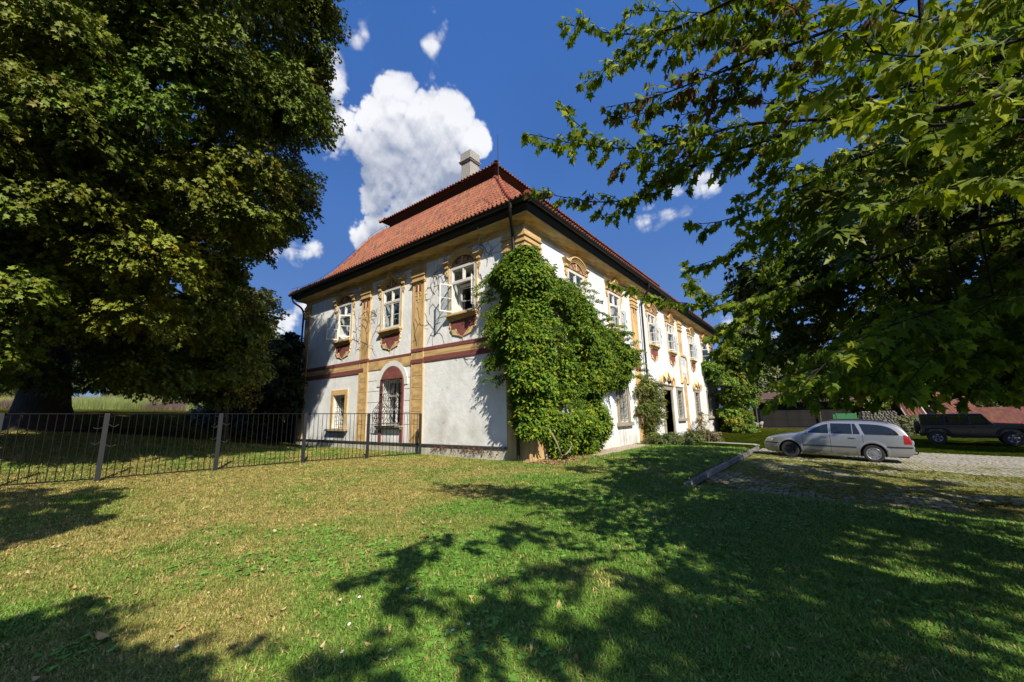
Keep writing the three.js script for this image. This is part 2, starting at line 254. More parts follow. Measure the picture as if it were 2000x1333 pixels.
// outline of the roof at inset i: x limits and z limits
const ext = (i) => ({ x0: LX - EO + i * KX, x1: EO - i * KX, z1: EO - i, z0: -RD - EO + i });
{
  const deck = []; const pos = [];
  const quad = (a, b, c, d) => pos.push(...a, ...b, ...c, ...a, ...c, ...d);
  for (let k = 0; k + 1 < PROF.length; k++) { const [i0, y0] = PROF[k], [i1, y1] = PROF[k + 1], e = ext(i0), f = ext(i1), L = -.05;
    quad([e.x0, y0 + L, e.z1], [e.x1, y0 + L, e.z1], [f.x1, y1 + L, f.z1], [f.x0, y1 + L, f.z1]);
    quad([e.x1, y0 + L, e.z1], [e.x1, y0 + L, e.z0], [f.x1, y1 + L, f.z0], [f.x1, y1 + L, f.z1]);
    quad([e.x1, y0 + L, e.z0], [e.x0, y0 + L, e.z0], [f.x0, y1 + L, f.z0], [f.x1, y1 + L, f.z0]);
    quad([e.x0, y0 + L, e.z0], [e.x0, y0 + L, e.z1], [f.x0, y1 + L, f.z1], [f.x0, y1 + L, f.z0]); }
  const g = new THREE.BufferGeometry(); g.setAttribute('position', new THREE.Float32BufferAttribute(pos, 3)); g.computeVertexNormals();
  const roof = mesh('roof', [g], std(lin(.12, .04, .02), .9), house);
  // dark cove under the upper eaves, and the upper roof
  const u0 = ext(3.18), u1 = ext(3.62), y0 = 13.0;
  const cove = []; const cq = (a, b, c, d) => cove.push(...a, ...b, ...c, ...a, ...c, ...d);
  const loops = [[3.52, 12.45], [3.5, 12.68], [3.42, 12.86], [3.3, 12.95], [3.2, 12.97], [3.2, 13.03], [3.5, 13.2]];
  for (let k = 0; k + 1 < loops.length; k++) { const e = ext(loops[k][0]), f = ext(loops[k + 1][0]), a = loops[k][1], b = loops[k + 1][1];
    cq([e.x0, a, e.z1], [e.x1, a, e.z1], [f.x1, b, f.z1], [f.x0, b, f.z1]); cq([e.x1, a, e.z1], [e.x1, a, e.z0], [f.x1, b, f.z0], [f.x1, b, f.z1]); cq([e.x0, a, e.z0], [e.x0, a, e.z1], [f.x0, b, f.z1], [f.x0, b, f.z0]); cq([e.x1, a, e.z0], [e.x0, a, e.z0], [f.x0, b, f.z0], [f.x1, b, f.z0]); }
  const cg = new THREE.BufferGeometry(); cg.setAttribute('position', new THREE.Float32BufferAttribute(cove, 3)); cg.computeVertexNormals();
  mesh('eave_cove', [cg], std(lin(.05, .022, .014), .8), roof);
  // upper roof planes (low hips) up to a ridge
  const ux0 = u0.x0, ux1 = u0.x1, uz1 = u0.z1, uz0 = u0.z0, mx = (ux0 + ux1) / 2, hw = (ux1 - ux0) / 2, sl = .55, ry = y0 + .02 + hw * sl, rz1 = uz1 - hw, rz0 = uz0 + hw;
  const up = []; const tri = (...v) => up.push(...v.flat());
  const yb = y0 + .02; tri([ux0, yb, uz1], [ux1, yb, uz1], [mx, ry, rz1]); tri([ux1, yb, uz1], [ux1, yb, uz0], [mx, ry, rz0]); tri([ux1, yb, uz1], [mx, ry, rz0], [mx, ry, rz1]); tri([ux0, yb, uz0], [ux0, yb, uz1], [mx, ry, rz1]); tri([ux0, yb, uz0], [mx, ry, rz1], [mx, ry, rz0]); tri([ux1, yb, uz0], [ux0, yb, uz0], [mx, ry, rz0]);
  const ug = new THREE.BufferGeometry(); ug.setAttribute('position', new THREE.Float32BufferAttribute(up, 3)); ug.computeVertexNormals();
  mesh('upper_roof', [ug], std(lin(.3, .075, .035), .9), roof);
  // one roof tile: an S-shaped pan with a raised roll and a thick lower edge
  const tw = .2, tl = .37; const prof = [[-.5, .014], [-.3, 0], [-.06, .004], [.08, .04], [.24, .072], [.40, .04], [.5, .01]];
  const tp = []; const tq = (a, b, c, d) => tp.push(...a, ...b, ...c, ...a, ...c, ...d);
  for (let k = 0; k + 1 < prof.length; k++) { const [a, ha] = prof[k], [b, hb] = prof[k + 1]; tq([a * tw, ha + .032, 0], [b * tw, hb + .032, 0], [b * tw, hb - .006, -tl], [a * tw, ha - .006, -tl]); tq([a * tw, ha - .002, 0], [b * tw, hb - .002, 0], [b * tw, hb + .032, 0], [a * tw, ha + .032, 0]); }
  const tg = new THREE.BufferGeometry(); tg.setAttribute('position', new THREE.Float32BufferAttribute(tp, 3)); tg.setAttribute('uv', new THREE.Float32BufferAttribute(new Float32Array(tp.length / 3 * 2).map((_, i) => tp[(i >> 1) * 3 + (i & 1) * 2] * 2), 2)); tg.computeVertexNormals();
  const mats = [], cols = [], r = rng(3), col = () => { const b = .72 + r() * .5, h = r(); return h < .06 ? lin(.55 * b, .6 * b, .75 * b) : lin(b, b * (.82 + r() * .4), b * (.75 + r() * .5)); };
  // arc length along the profile
  const S = [0]; for (let k = 1; k < PROF.length; k++) S.push(S[k - 1] + Math.hypot(PROF[k][0] - PROF[k - 1][0], PROF[k][1] - PROF[k - 1][1]));
  const atS = (s) => { let k = 1; while (k < S.length - 1 && s > S[k]) k++; const t = (s - S[k - 1]) / (S[k] - S[k - 1]); return [mix(PROF[k - 1][0], PROF[k][0], t), mix(PROF[k - 1][1], PROF[k][1], t), Math.atan2(PROF[k][1] - PROF[k - 1][1], PROF[k][0] - PROF[k - 1][0]), Math.atan2(PROF[k][1] - PROF[k - 1][1], (PROF[k][0] - PROF[k - 1][0]) * KX)]; };
  const put = (x, y, z, yaw, pitch, roll = 0) => { mats.push(new THREE.Matrix4().compose(V3(x, y, z), new THREE.Quaternion().setFromEuler(new THREE.Euler(pitch, yaw, roll, 'YXZ')), V3(1, 1, 1))); cols.push(col()); };
  const rows = Math.floor(S.at(-1) / .31);
  for (let q = 0; q <= rows; q++) {
    const [i, y, a, a2] = atS(Math.min(S.at(-1) - .02, q * .31 - .03 < 0 ? 0 : q * .31 - .03)), e = ext(i - (q ? 0 : .06));
    for (let x = e.x0 + tw * .6; x < e.x1 - tw * .3; x += tw) put(x + (r() - .5) * .008, y + .012 + r() * .006, e.z1, (r() - .5) * .02, a + .05);
    for (let z = e.z1 - tw * .6; z > e.z0; z -= tw) put(e.x1, y + .012 + r() * .006, z, R90 + (r() - .5) * .02, a2 + .05);
    for (let z = e.z1 - tw * .6; z > -9; z -= tw) put(e.x0, y + .012, z, -R90, a2 + .05);
  }
  const us = Math.atan(sl);
  for (let q = 0; q < 5; q++) { const d = q * .31 * Math.cos(us) - .05, y = yb + .03 + d * sl; for (let x = ux0 + d + .1; x < ux1 - d; x += tw) put(x, y, uz1 - d, (r() - .5) * .02, us + .05); for (let z = uz1 - d - .1; z > uz0 + d; z -= tw) put(ux1 - d, y, z, R90 + (r() - .5) * .02, us + .05); for (let z = uz1 - d - .1; z > -10; z -= tw) put(ux0 + d, y, z, -R90, us + .05); }
  inst('roof_tiles', tg, M.tile, mats, roof, cols);
  // hip caps, one by one
  const cap = new THREE.CylinderGeometry(.105, .125, .40, 9, 1, false, -Math.PI / 2 - .25, Math.PI + .5).rotateX(-R90).rotateZ(0);   // half round, axis along -z
  const capG = join([cap, new THREE.CircleGeometry(.122, 9, -.1, Math.PI + .2).translate(0, 0, .2)]);
  const capMats = [M.tileCap, std(lin(.40, .12, .06), .6, { map: M.wearMap }), std(lin(.34, .085, .04), .6, { map: M.wearMap })];
  const hip = (p) => { let prev = p(0); for (let s = .25, n = 0; s <= S.at(-1) + .01; s += .30, n++) { const c = p(s), m = mesh('hip_tile', capG, capMats[Math.floor(r() * 3)], roof); m.position.copy(prev.clone().lerp(c, .5)).add(V3(0, .07, 0)); m.lookAt(m.position.clone().add(prev).sub(c)); prev = c; } };
  hip((s) => { const [i, y] = atS(Math.min(s, S.at(-1))), e = ext(i); return V3(e.x1, y, e.z1); });
  hip((s) => { const [i, y] = atS(Math.min(s, S.at(-1))), e = ext(i); return V3(e.x0, y, e.z1); });
  for (const sx of [1, -1]) for (let k = 0; k < 9; k++) { const d = k * .3, m = mesh('hip_tile', capG, capMats[Math.floor(r() * 3)], roof); m.position.set(sx > 0 ? ux1 - d : ux0 + d, yb + .07 + d * sl, uz1 - d); m.lookAt(m.position.clone().add(V3(sx, -sl, 1))); }
  // lightning conductor wire on the left hip, with holders
  const wire = []; for (let s = 0; s <= S.at(-1); s += .25) { const [i, y] = atS(s), e = ext(i); wire.push(V3(e.x0 - .02, y + .36, e.z1)); }
  mesh('conductor_wire', [tube(wire, .008, 4), ...wire.filter((_, k) => k % 4 === 1).map((p) => bar(p.clone().add(V3(0, -.24, 0)), p, .012))], M.iron, roof);
  // chimney
  const ch = at(918, 322, 21.6), cx = ch.x, cz = ch.z, ct = at(918, 296, 21.6).y;
  const cw = .33, cp = ct - .12; mesh('chimney', [rbx(cx - cw, cx + cw, 12.5, cp - .62, cz - cw, cz + cw, .02), rbx(cx - cw - .07, cx + cw + .07, cp - .62, cp - .55, cz - cw - .07, cz + cw + .07, .02), rbx(cx - cw - .11, cx + cw + .11, cp - .55, cp - .48, cz - cw - .11, cz + cw + .11, .02), rbx(cx - cw - .04, cx + cw + .04, cp - .48, cp, cz - cw - .04, cz + cw + .04, .02)], M.concrete, roof);
  const ro = at(973, 330, 15.6), rt = at(972, 255, 15.6);
  mesh('lightning_rod', [bar(V3(ro.x, ro.y - .6, ro.z), V3(ro.x, rt.y, ro.z), .02, 5, .011)], M.iron, roof);
}
// ---------------------------------------------------------------- gutters and downpipes
function gutter(len) {                       // half round channel along x
  const p = []; for (let k = 0; k <= 8; k++) { const a = Math.PI + k / 8 * Math.PI; p.push([Math.cos(a) * .085, Math.sin(a) * .085]); } for (let k = 8; k >= 0; k--) { const a = Math.PI + k / 8 * Math.PI; p.push([Math.cos(a) * .077, Math.sin(a) * .077]); }
  const g = new THREE.ExtrudeGeometry(shape(p), { depth: len, bevelEnabled: false }).rotateY(R90); const bead = new THREE.CylinderGeometry(.014, .014, len, 6).rotateZ(R90).translate(len / 2, 0, .085);
  const fascia = bx(0, len, -.11, .02, -.17, -.09);
  return [g, bead, fascia];
}
mesh('gutter', gutter(-LX + 1.5).map((g) => g.translate(LX - .77, 8.53, .69)), M.gutter, house);
{ const m = mesh('gutter', gutter(RD + 1.52), M.gutter, house); m.rotation.y = R90; m.position.set(.69, 8.53, .77); }
for (let k = 0; k < 8; k++) mesh('gutter_joint', new THREE.CylinderGeometry(.094, .094, .05, 12, 1, false).rotateZ(R90).translate(LX + .9 + k * 1.95, 8.53, .69), M.gutter, house);
const pipe = (pts, name = 'downpipe') => mesh(name, [tube(pts, .055, 8, 26), ...pts.slice(-1).map((p) => new THREE.CylinderGeometry(.066, .066, .12, 8).translate(p[0], p[1] + .3, p[2]))], M.gutter, house);
mesh('downpipe', [tube([[-.02, 8.5, .7], [-.04, 8.3, .7], [-.1, 8.12, .62], [-.28, 7.75, .28], [-.32, 7.55, .2], [-.32, 7.2, .17], [-.32, 6.5, .17]], .058, 8, 28), bar([-.32, 6.5, .17], [-.32, 0, .17], .055, 8), new THREE.CylinderGeometry(.1, .06, .22, 8).translate(-.02, 8.42, .7), ...[.9, 2.8, 4.9].map((y) => new THREE.CylinderGeometry(.068, .068, .05, 8).translate(-.32, y, .17))], M.gutter, house);
mesh('downpipe', [tube([[LX - .55, 8.5, .6], [LX - .55, 8.25, .6], [LX - .45, 8.08, .55], [LX - .12, 7.75, .28], [LX - .06, 7.5, .17], [LX - .06, 6.6, .15]], .055, 8, 26), bar([LX - .06, 6.6, .15], [LX - .06, .1, .15], .052, 8), new THREE.CylinderGeometry(.09, .06, .2, 8).translate(LX - .55, 8.42, .62), ...[1, 3, 5].map((y) => new THREE.CylinderGeometry(.066, .066, .05, 8).translate(LX - .06, y, .15))], M.gutter, house);
mesh('downpipe', [tube([[.69, 8.48, -10.85], [.69, 8.28, -10.85], [.6, 8.1, -10.87], [.26, 7.66, -10.95], [.17, 7.45, -10.97], [.15, 6.6, -10.98]], .055, 8, 26), bar([.15, 6.6, -10.98], [.15, 0, -10.98], .055, 8), new THREE.CylinderGeometry(.09, .06, .2, 8).translate(.69, 8.4, -10.85)], M.gutter, house);
mesh('downpipe', [tube([[.69, 8.48, -RD - .3], [.69, 8.2, -RD - .3], [.5, 7.9, -RD - .2], [.14, 7.6, -RD + .1], [.12, 7, -RD + .1]], .055, 8, 20), bar([.12, 7, -RD + .1], [.12, 0, -RD + .1], .055, 8)], M.gutter, house);

// ---------------------------------------------------------------- pilasters
function scroll(cx, cy, r, turns, dir, a0 = 0, w = .03, th = .014) { const p = []; const n = Math.ceil(turns * 9); for (let k = 0; k <= n; k++) { const t = k / n, a = a0 + dir * t * turns * Math.PI * 2, q = r * (1 - t * .86); p.push([cx + Math.cos(a) * q, cy + Math.sin(a) * q, w]); } return tube(p, th, 4, n * 2); }
function capital(u0, u1, p = .06, sides = true) {        // stepped head of a pilaster
  const L = (y0, y1, d) => rbx(u0 - (sides ? d : 0), u1 + d, y0, y1, 0, p + d, .008);
  return [L(7.78, 7.86, .02), L(7.62, 7.78, .06), L(7.56, 7.62, .1), L(7.42, 7.56, .05), L(7.36, 7.42, .08), L(7.2, 7.36, .035), L(7.13, 7.2, .08), L(7.08, 7.13, .05)];
}
function pilaster(face, u0, u1, y0, opts = {}) {
  const { ornament = true, lines = true, yTop = 7.1, cap = true, base = true } = opts, out = .05;
  const segs = []; const ys = lines ? [y0, 1.2, 1.69, 2.17, 2.66, 3.13, 3.6] : [y0, 3.6];
  for (let k = 0; k + 1 < ys.length; k++) segs.push(rbx(u0, u1, ys[k] + (k && lines ? .014 : 0), ys[k + 1], 0, out, .006));
  segs.push(rbx(u0, u1, 3.6, yTop, 0, out, .006));
  const p = onFace('pilaster', [...segs, rbx(u1 - .035, u1 + .012, y0, yTop, 0, out + .012, .004), rbx(u0 - .012, u0 + .02, y0, yTop, 0, out + .012, .004)], M.ochre, face);
  const sub = (n, g, m) => mesh(n, g, m, p);
  if (cap) sub('capital', capital(u0, u1), M.ochre);
  if (ornament) {
    const c = (u0 + u1) / 2; sub('ornament', [rbx(c - .17, c - .06, 6.72, 6.98, out, out + .02, .004), rbx(c + .06, c + .17, 6.72, 6.98, out, out + .02, .004), rbx(c - .05, c + .05, 6.6, 6.7, out, out + .02, .004)], M.maroon);
    sub('scrollwork', [scroll(c - .1, 6.56, .09, 1.3, 1, 0, out + .01), scroll(c + .1, 6.56, .09, 1.3, -1, Math.PI, out + .01), scroll(c - .07, 6.4, .07, 1.2, -1, 1, out + .01), scroll(c + .07, 6.4, .07, 1.2, 1, 2.1, out + .01), tube([[c, 6.98, out + .01], [c, 6.8, out + .02], [c, 6.5, out + .015], [c, 6.25, out + .01]], .022, 5, 8), tube([[c - .17, 7.0, out + .01], [c, 7.03, out + .01], [c + .17, 7.0, out + .01]], .018, 4, 6)], M.ochreLight);
  }
  return p;
}
pilaster('L', -9.66, -8.98, .46); pilaster('L', -5.83, -5.12, .46); pilaster('L', LX, -14.88, .46, { ornament: true });
pilaster('L', -.83, .052, -.4, { lines: false, cap: false, ornament: false });
pilaster('R', .0, .86, -.4, { lines: false, cap: false, ornament: false });
// the corner pilaster's head turns the corner
{
  const p = mesh('corner_capital', [[7.78, 7.86, .02], [7.62, 7.78, .06], [7.56, 7.62, .1], [7.42, 7.56, .05], [7.36, 7.42, .08], [7.2, 7.36, .035], [7.13, 7.2, .08], [7.08, 7.13, .05]].map(([a, b, d]) => rbx(-.83 - d, .06 + d, a, b, -.86 - d, .06 + d, .008)), M.ochre, house);
  mesh('ornament', [rbx(.05, .07, 6.72, 6.98, -.38, -.24, .004), rbx(.05, .07, 6.72, 6.98, -.66, -.52, .004), rbx(.05, .07, 6.55, 6.66, -.5, -.4, .004)], M.maroon, p);
  for (const g of [scroll(-.14, 6.54, .1, 1.3, 1, 0, .06), scroll(.14, 6.54, .1, 1.3, -1, Math.PI, .06), tube([[-.22, 7.02, .06], [0, 7.05, .06], [.22, 7.02, .06]], .018, 4, 6)]) mesh('scrollwork', g.rotateY(R90).translate(0, 0, -.45), M.ochreLight, p);
}
pilaster('R', 9.62, 10.42, -.2, { lines: false, cap: false }); pilaster('R', 28.3, RD, -.3, { lines: false });
{ const p = onFace('pilaster', [rbx(18.42, 19.16, 5.46, 7.45, 0, .05, .006), rbx(18.38, 19.2, 7.36, 7.45, .02, .09, .008)], M.ochre, 'R'); mesh('capital', capital(18.42, 19.16), M.ochre, p); }
onFace('pilaster_head', [rbx(9.58, 10.46, 7.0, 7.1, .0, .11, .01), ...capital(9.62, 10.42)], M.ochre, 'R');
// ---------------------------------------------------------------- string courses
const strip = (name, m, u0, u1, y0, y1, d, face = 'L') => onFace(name, [rbx(u0, u1, y0, y1, 0, d, .006)], m, face);
strip('band', M.maroon, -5.11, -.84, 4.11, 4.26, .035); strip('band', M.ochre, -5.11, -.84, 3.87, 4.11, .022); strip('band', M.maroon, -5.11, -.84, 3.66, 3.87, .035);
strip('band', M.maroon, -5.86, -5.09, 4.12, 4.26, .075); strip('band', M.maroon, -5.86, -5.09, 3.65, 3.82, .075);
strip('band', M.maroon, -14.86, -9.68, 4.02, 4.2, .035); strip('band', M.ochre, -14.86, -9.68, 3.77, 4.02, .022); strip('band', M.maroon, -14.86, -9.68, 3.55, 3.77, .035);
strip('band', M.maroon, -9.69, -8.95, 4.04, 4.2, .075); strip('band', M.maroon, -9.69, -9.3, 3.62, 3.78, .075);
strip('band', M.maroon, -14.9, LX - .02, 4.02, 4.2, .075); strip('band', M.maroon, -14.9, LX - .02, 3.55, 3.77, .075);
strip('band', M.maroon, -8.96, -5.85, 4.03, 4.13, .04);
strip('band', M.maroon, 9.6, 10.44, 4.1, 4.3, .07, 'R'); strip('band', M.maroon, 9.66, 10.4, 3.66, 3.86, .066, 'R');
const AC = -7.15;
onFace('band', plate([[-8.96, 3.62], [-8.09, 3.62], ...arc(AC, 2.86, 1.08, 1.06, Math.PI - .78, .78, 18), [-5.85, 3.62], [-5.85, 4.03], [-8.96, 4.03]], 0, .028), M.ochre, 'L');
// rustication joints of the middle bay
{ const jm = std(lin(.1, .095, .09), .9); for (const y of [3.13, 2.66, 2.17, 1.69, 1.2]) for (const g of [bx(-8.95, -8.0 - (y > 3 ? .12 : 0), y - .008, y + .008, 0, .004), bx(-6.3 + (y > 3 ? .14 : 0), -5.86, y - .008, y + .008, 0, .004)]) onFace('joint', g, jm, 'L'); }
// ---------------------------------------------------------------- upper windows
const hoodA = (() => { const o = []; o.push([-1.09, 7.6], [-1.0, 7.545], [-.86, 7.52], [-.72, 7.535]); for (const p of arc(0, 7.45, .70, .42, Math.PI - .2, .2, 18)) o.push(p); o.push([.72, 7.535], [.86, 7.52], [1.0, 7.545], [1.09, 7.6]); return o; })();
const hoodB = [[-1.05, 7.68], [-.96, 7.6], [-.82, 7.55], [-.64, 7.565], [-.46, 7.63], [-.3, 7.72], [-.17, 7.83], [-.07, 7.95], [0, 8.05], [.07, 7.95], [.17, 7.83], [.3, 7.72], [.46, 7.63], [.64, 7.565], [.82, 7.55], [.96, 7.6], [1.05, 7.68]];
const shrink = (c, k) => c.map(([u, y]) => [u * (1 - .03 * k), y - .052 * k]);
const hoodCache = {};
function hood(kind) {
  if (hoodCache[kind]) return hoodCache[kind];
  const c = kind === 'A' ? hoodA : hoodB, bands = [[0, 1, .19], [1, 2, .145], [2, 3, .11], [3, 4.2, .075]].map(([a, b, d]) => plate([...shrink(c, a), ...shrink(c, b).reverse()], 0, d, .008));
  const low = shrink(c, 4.2), tym = plate([...low, [.86, 7.28], [-.86, 7.28]], 0, .024), tips = [-1, 1].map((s) => rbx(s * .76, s * .95, 7.28, 7.38, 0, .11, .01));
  const a = kind === 'A', orn = [scroll(-.17, 7.44, .11, 1.5, 1, -1, .04), scroll(.17, 7.44, .11, 1.5, -1, Math.PI + 1, .04), scroll(-.42, 7.38, .075, 1.4, -1, 0, .04, .012), scroll(.42, 7.38, .075, 1.4, 1, Math.PI, .04, .012), tube([[-.66, 7.31, .04], [-.4, 7.31, .04], [0, 7.34, .04], [.4, 7.31, .04], [.66, 7.31, .04]], .014, 4, 10), tube([[0, 7.33, .05], [0, 7.5, .06], [0, a ? 7.62 : 7.74, .04]], .026, 5, 6), tube([[-.08, 7.58, .04], [0, 7.54, .05], [.08, 7.58, .04]], .015, 4, 5)];
  const ears = [-1, 1].map((s) => [scroll(s * .88, 7.14, .1, 1.4, s, s > 0 ? Math.PI : 0, .05, .022), scroll(s * .84, 7.0, .07, 1.3, -s, s > 0 ? Math.PI : 0, .05, .02), rbx(s * .76, s * .84, 6.93, 7.28, 0, .05, .01)]);
  return hoodCache[kind] = { mould: join([bands, tips]), tym: join([tym]), orn: join(orn), ears: ears.map((e) => join(e)) };
}
const apronPts = (() => { const r = [[.73, 5.15], [.73, 5.06], [.68, 4.98], [.71, 4.9], [.64, 4.82], [.67, 4.74], [.58, 4.66], [.52, 4.53], [.45, 4.58], [.36, 4.73], [.30, 4.6], [.2, 4.49], [.1, 4.43]]; return [...r, [0, 4.41], ...r.slice().reverse().map(([u, y]) => [-u, y])]; })();
const apronG = (() => { const inner = apronPts.map(([u, y]) => [u * .955, y + .03 * (y < 5.1 ? 1 : 0)]); return { rim: join([plate(apronPts, 0, .045, .006, [inner.slice().reverse()]), tube([[0, 4.42, .02], [.03, 4.37, .02], [0, 4.31, .02]], .02, 4, 4), bar([0, 4.42, .02], [0, 4.3, .02], .012)]), plate: join([plate(inner, 0, .02)]) }; })();
const casementG = (w, h) => join([rbx(0, w, 0, .06, -.022, .022, .005), rbx(0, w, h - .055, h, -.022, .022, .005), rbx(0, .055, .06, h - .055, -.022, .022, .005), rbx(w - .055, w, .06, h - .055, -.022, .022, .005), rbx(.055, w - .055, h * .5 - .014, h * .5 + .014, -.016, .016, .004)]);
const CW = .56, CH = 1.12, casG = casementG(CW, CH), casPane = bx(.05, CW - .05, .05, CH - .05, -.002, .002);
const casIron = rbx(CW - .045, CW - .012, .5, .62, .022, .04, .004);
const frameG = join([rbx(-.70, -.585, 5.35, 7.265, -.13, .03, .008), rbx(.585, .70, 5.35, 7.265, -.13, .03, .008), rbx(-.585, .585, 7.15, 7.265, -.13, .03, .008), rbx(-.585, .585, 5.35, 5.44, -.13, .03, .008), rbx(-.035, .035, 5.44, 7.15, -.10, .012, .006), rbx(-.585, .585, 6.565, 6.665, -.11, .02, .008),
  ...[-1, 1].map((s) => [rbx(s * .04, s * .085, 6.665, 7.15, -.07, -.03, .004), rbx(s * .54, s * .585, 6.665, 7.15, -.07, -.03, .004), rbx(s * .085, s * .54, 7.105, 7.15, -.07, -.03, .004), rbx(s * .085, s * .54, 6.665, 6.71, -.07, -.03, .004)])]);
const openFrameG = join([rbx(-.70, -.585, 5.35, 7.265, -.13, .03, .008), rbx(.585, .70, 5.35, 7.265, -.13, .03, .008), rbx(-.585, .585, 7.15, 7.265, -.13, .03, .008), rbx(-.585, .585, 5.35, 5.44, -.13, .03, .008), rbx(-.035, .035, 6.665, 7.15, -.10, .012, .006), rbx(-.585, .585, 6.565, 6.665, -.11, .02, .008),
  ...[-1, 1].map((s) => [rbx(s * .04, s * .085, 6.665, 7.15, -.07, -.03, .004), rbx(s * .54, s * .585, 6.665, 7.15, -.07, -.03, .004), rbx(s * .085, s * .54, 7.105, 7.15, -.07, -.03, .004), rbx(s * .085, s * .54, 6.665, 6.71, -.07, -.03, .004)])]);
const liningG = join([bx(-.70, -.66, 5.37, 7.25, -.55, -.131), bx(.66, .70, 5.37, 7.25, -.55, -.131), bx(-.66, .66, 7.21, 7.25, -.55, -.131), bx(-.66, .66, 5.34, 5.38, -.56, -.131)]);
const innerG = join([rbx(-.66, -.57, 5.38, 7.21, -.5, -.42, .006), rbx(.57, .66, 5.38, 7.21, -.5, -.42, .006), rbx(-.57, .57, 7.1, 7.21, -.5, -.42, .006), rbx(-.57, .57, 6.56, 6.66, -.5, -.42, .006), rbx(-.03, .03, 6.66, 7.1, -.5, -.42, .006), rbx(-.57, .57, 5.38, 5.46, -.5, -.42, .006)]);
const sillG = join([rbx(-.80, .80, 5.26, 5.345, 0, .19, .012), rbx(-.77, .77, 5.21, 5.26, 0, .14, .01), rbx(-.75, .75, 5.15, 5.21, 0, .1, .01)]);
const sideG = [-1, 1].map((s) => rbx(s * .705, s * .775, 5.345, 7.28, 0, .05, .008));
function upperWindow(u, kind, mode, face, apron = true) {
  const w = onFace('window', (mode === 'M') ? frameG : openFrameG, M.whitePaint, face); if (face === 'L') w.position.set(u, 0, 0); else w.position.set(0, 0, -u);
  const sub = (n, g, m) => mesh(n, g, m, w), h = hood(kind);
  sub('hood', h.mould, M.ochre); sub('tympanum', h.tym, M.maroon); sub('scrollwork', h.orn, M.ochreLight); for (const g of h.ears) sub('ear', g, M.ochreLight); sub('sill', sillG, M.ochre); for (const g of sideG) sub('side_trim', g, M.ochreLight);
  if (apron) { sub('apron', apronG.plate, M.maroon); sub('apron_rim', apronG.rim, M.ochreLight); }
  sub('lining', liningG, M.whitePaint); sub('inner_frame', innerG, M.whitePaint);
  for (const s of [-1, 1]) sub('pane', bx(s * .08, s * .545, 6.7, 7.11, -.052, -.048), M.glass);
  const cas = (side, ang, inner = false) => {           // side -1: hinged at the left stile; ang 0 shut, positive swings out
    for (const [n, g, m] of [['casement', casG, M.whitePaint], ['pane', casPane, M.glass], ['handle', casIron, M.iron]]) {
      if (inner && n === 'handle') continue;
      const q = sub(n, g, m); q.position.set(side * .58, 5.445, inner ? -.5 : -.02); q.rotation.y = side < 0 ? -ang : Math.PI + ang;
      if (inner) q.rotation.y = side < 0 ? ang : Math.PI - ang;
    }
  };
  const A = { M: [0, 0], L: [1.95, 1.0], R: [1.95, 2.12], V: [0, 0], P: [.5, 2.85], P2: [1.35, 2.75], O: [1.3, 1.75] }[mode];
  cas(-1, A[0]); cas(1, A[1]);
  if (mode === 'M' || mode === 'V') { cas(-1, .15, true); cas(1, .0, true); } else { cas(-1, mode === 'R' ? .25 : .6, true); cas(1, 1.5, true); }
  return w;
}
for (const [u, k, m] of UPL) upperWindow(u, k, m, 'L');
for (const [u, k, m] of UPR) upperWindow(u, k, m, 'R', m !== 'O');
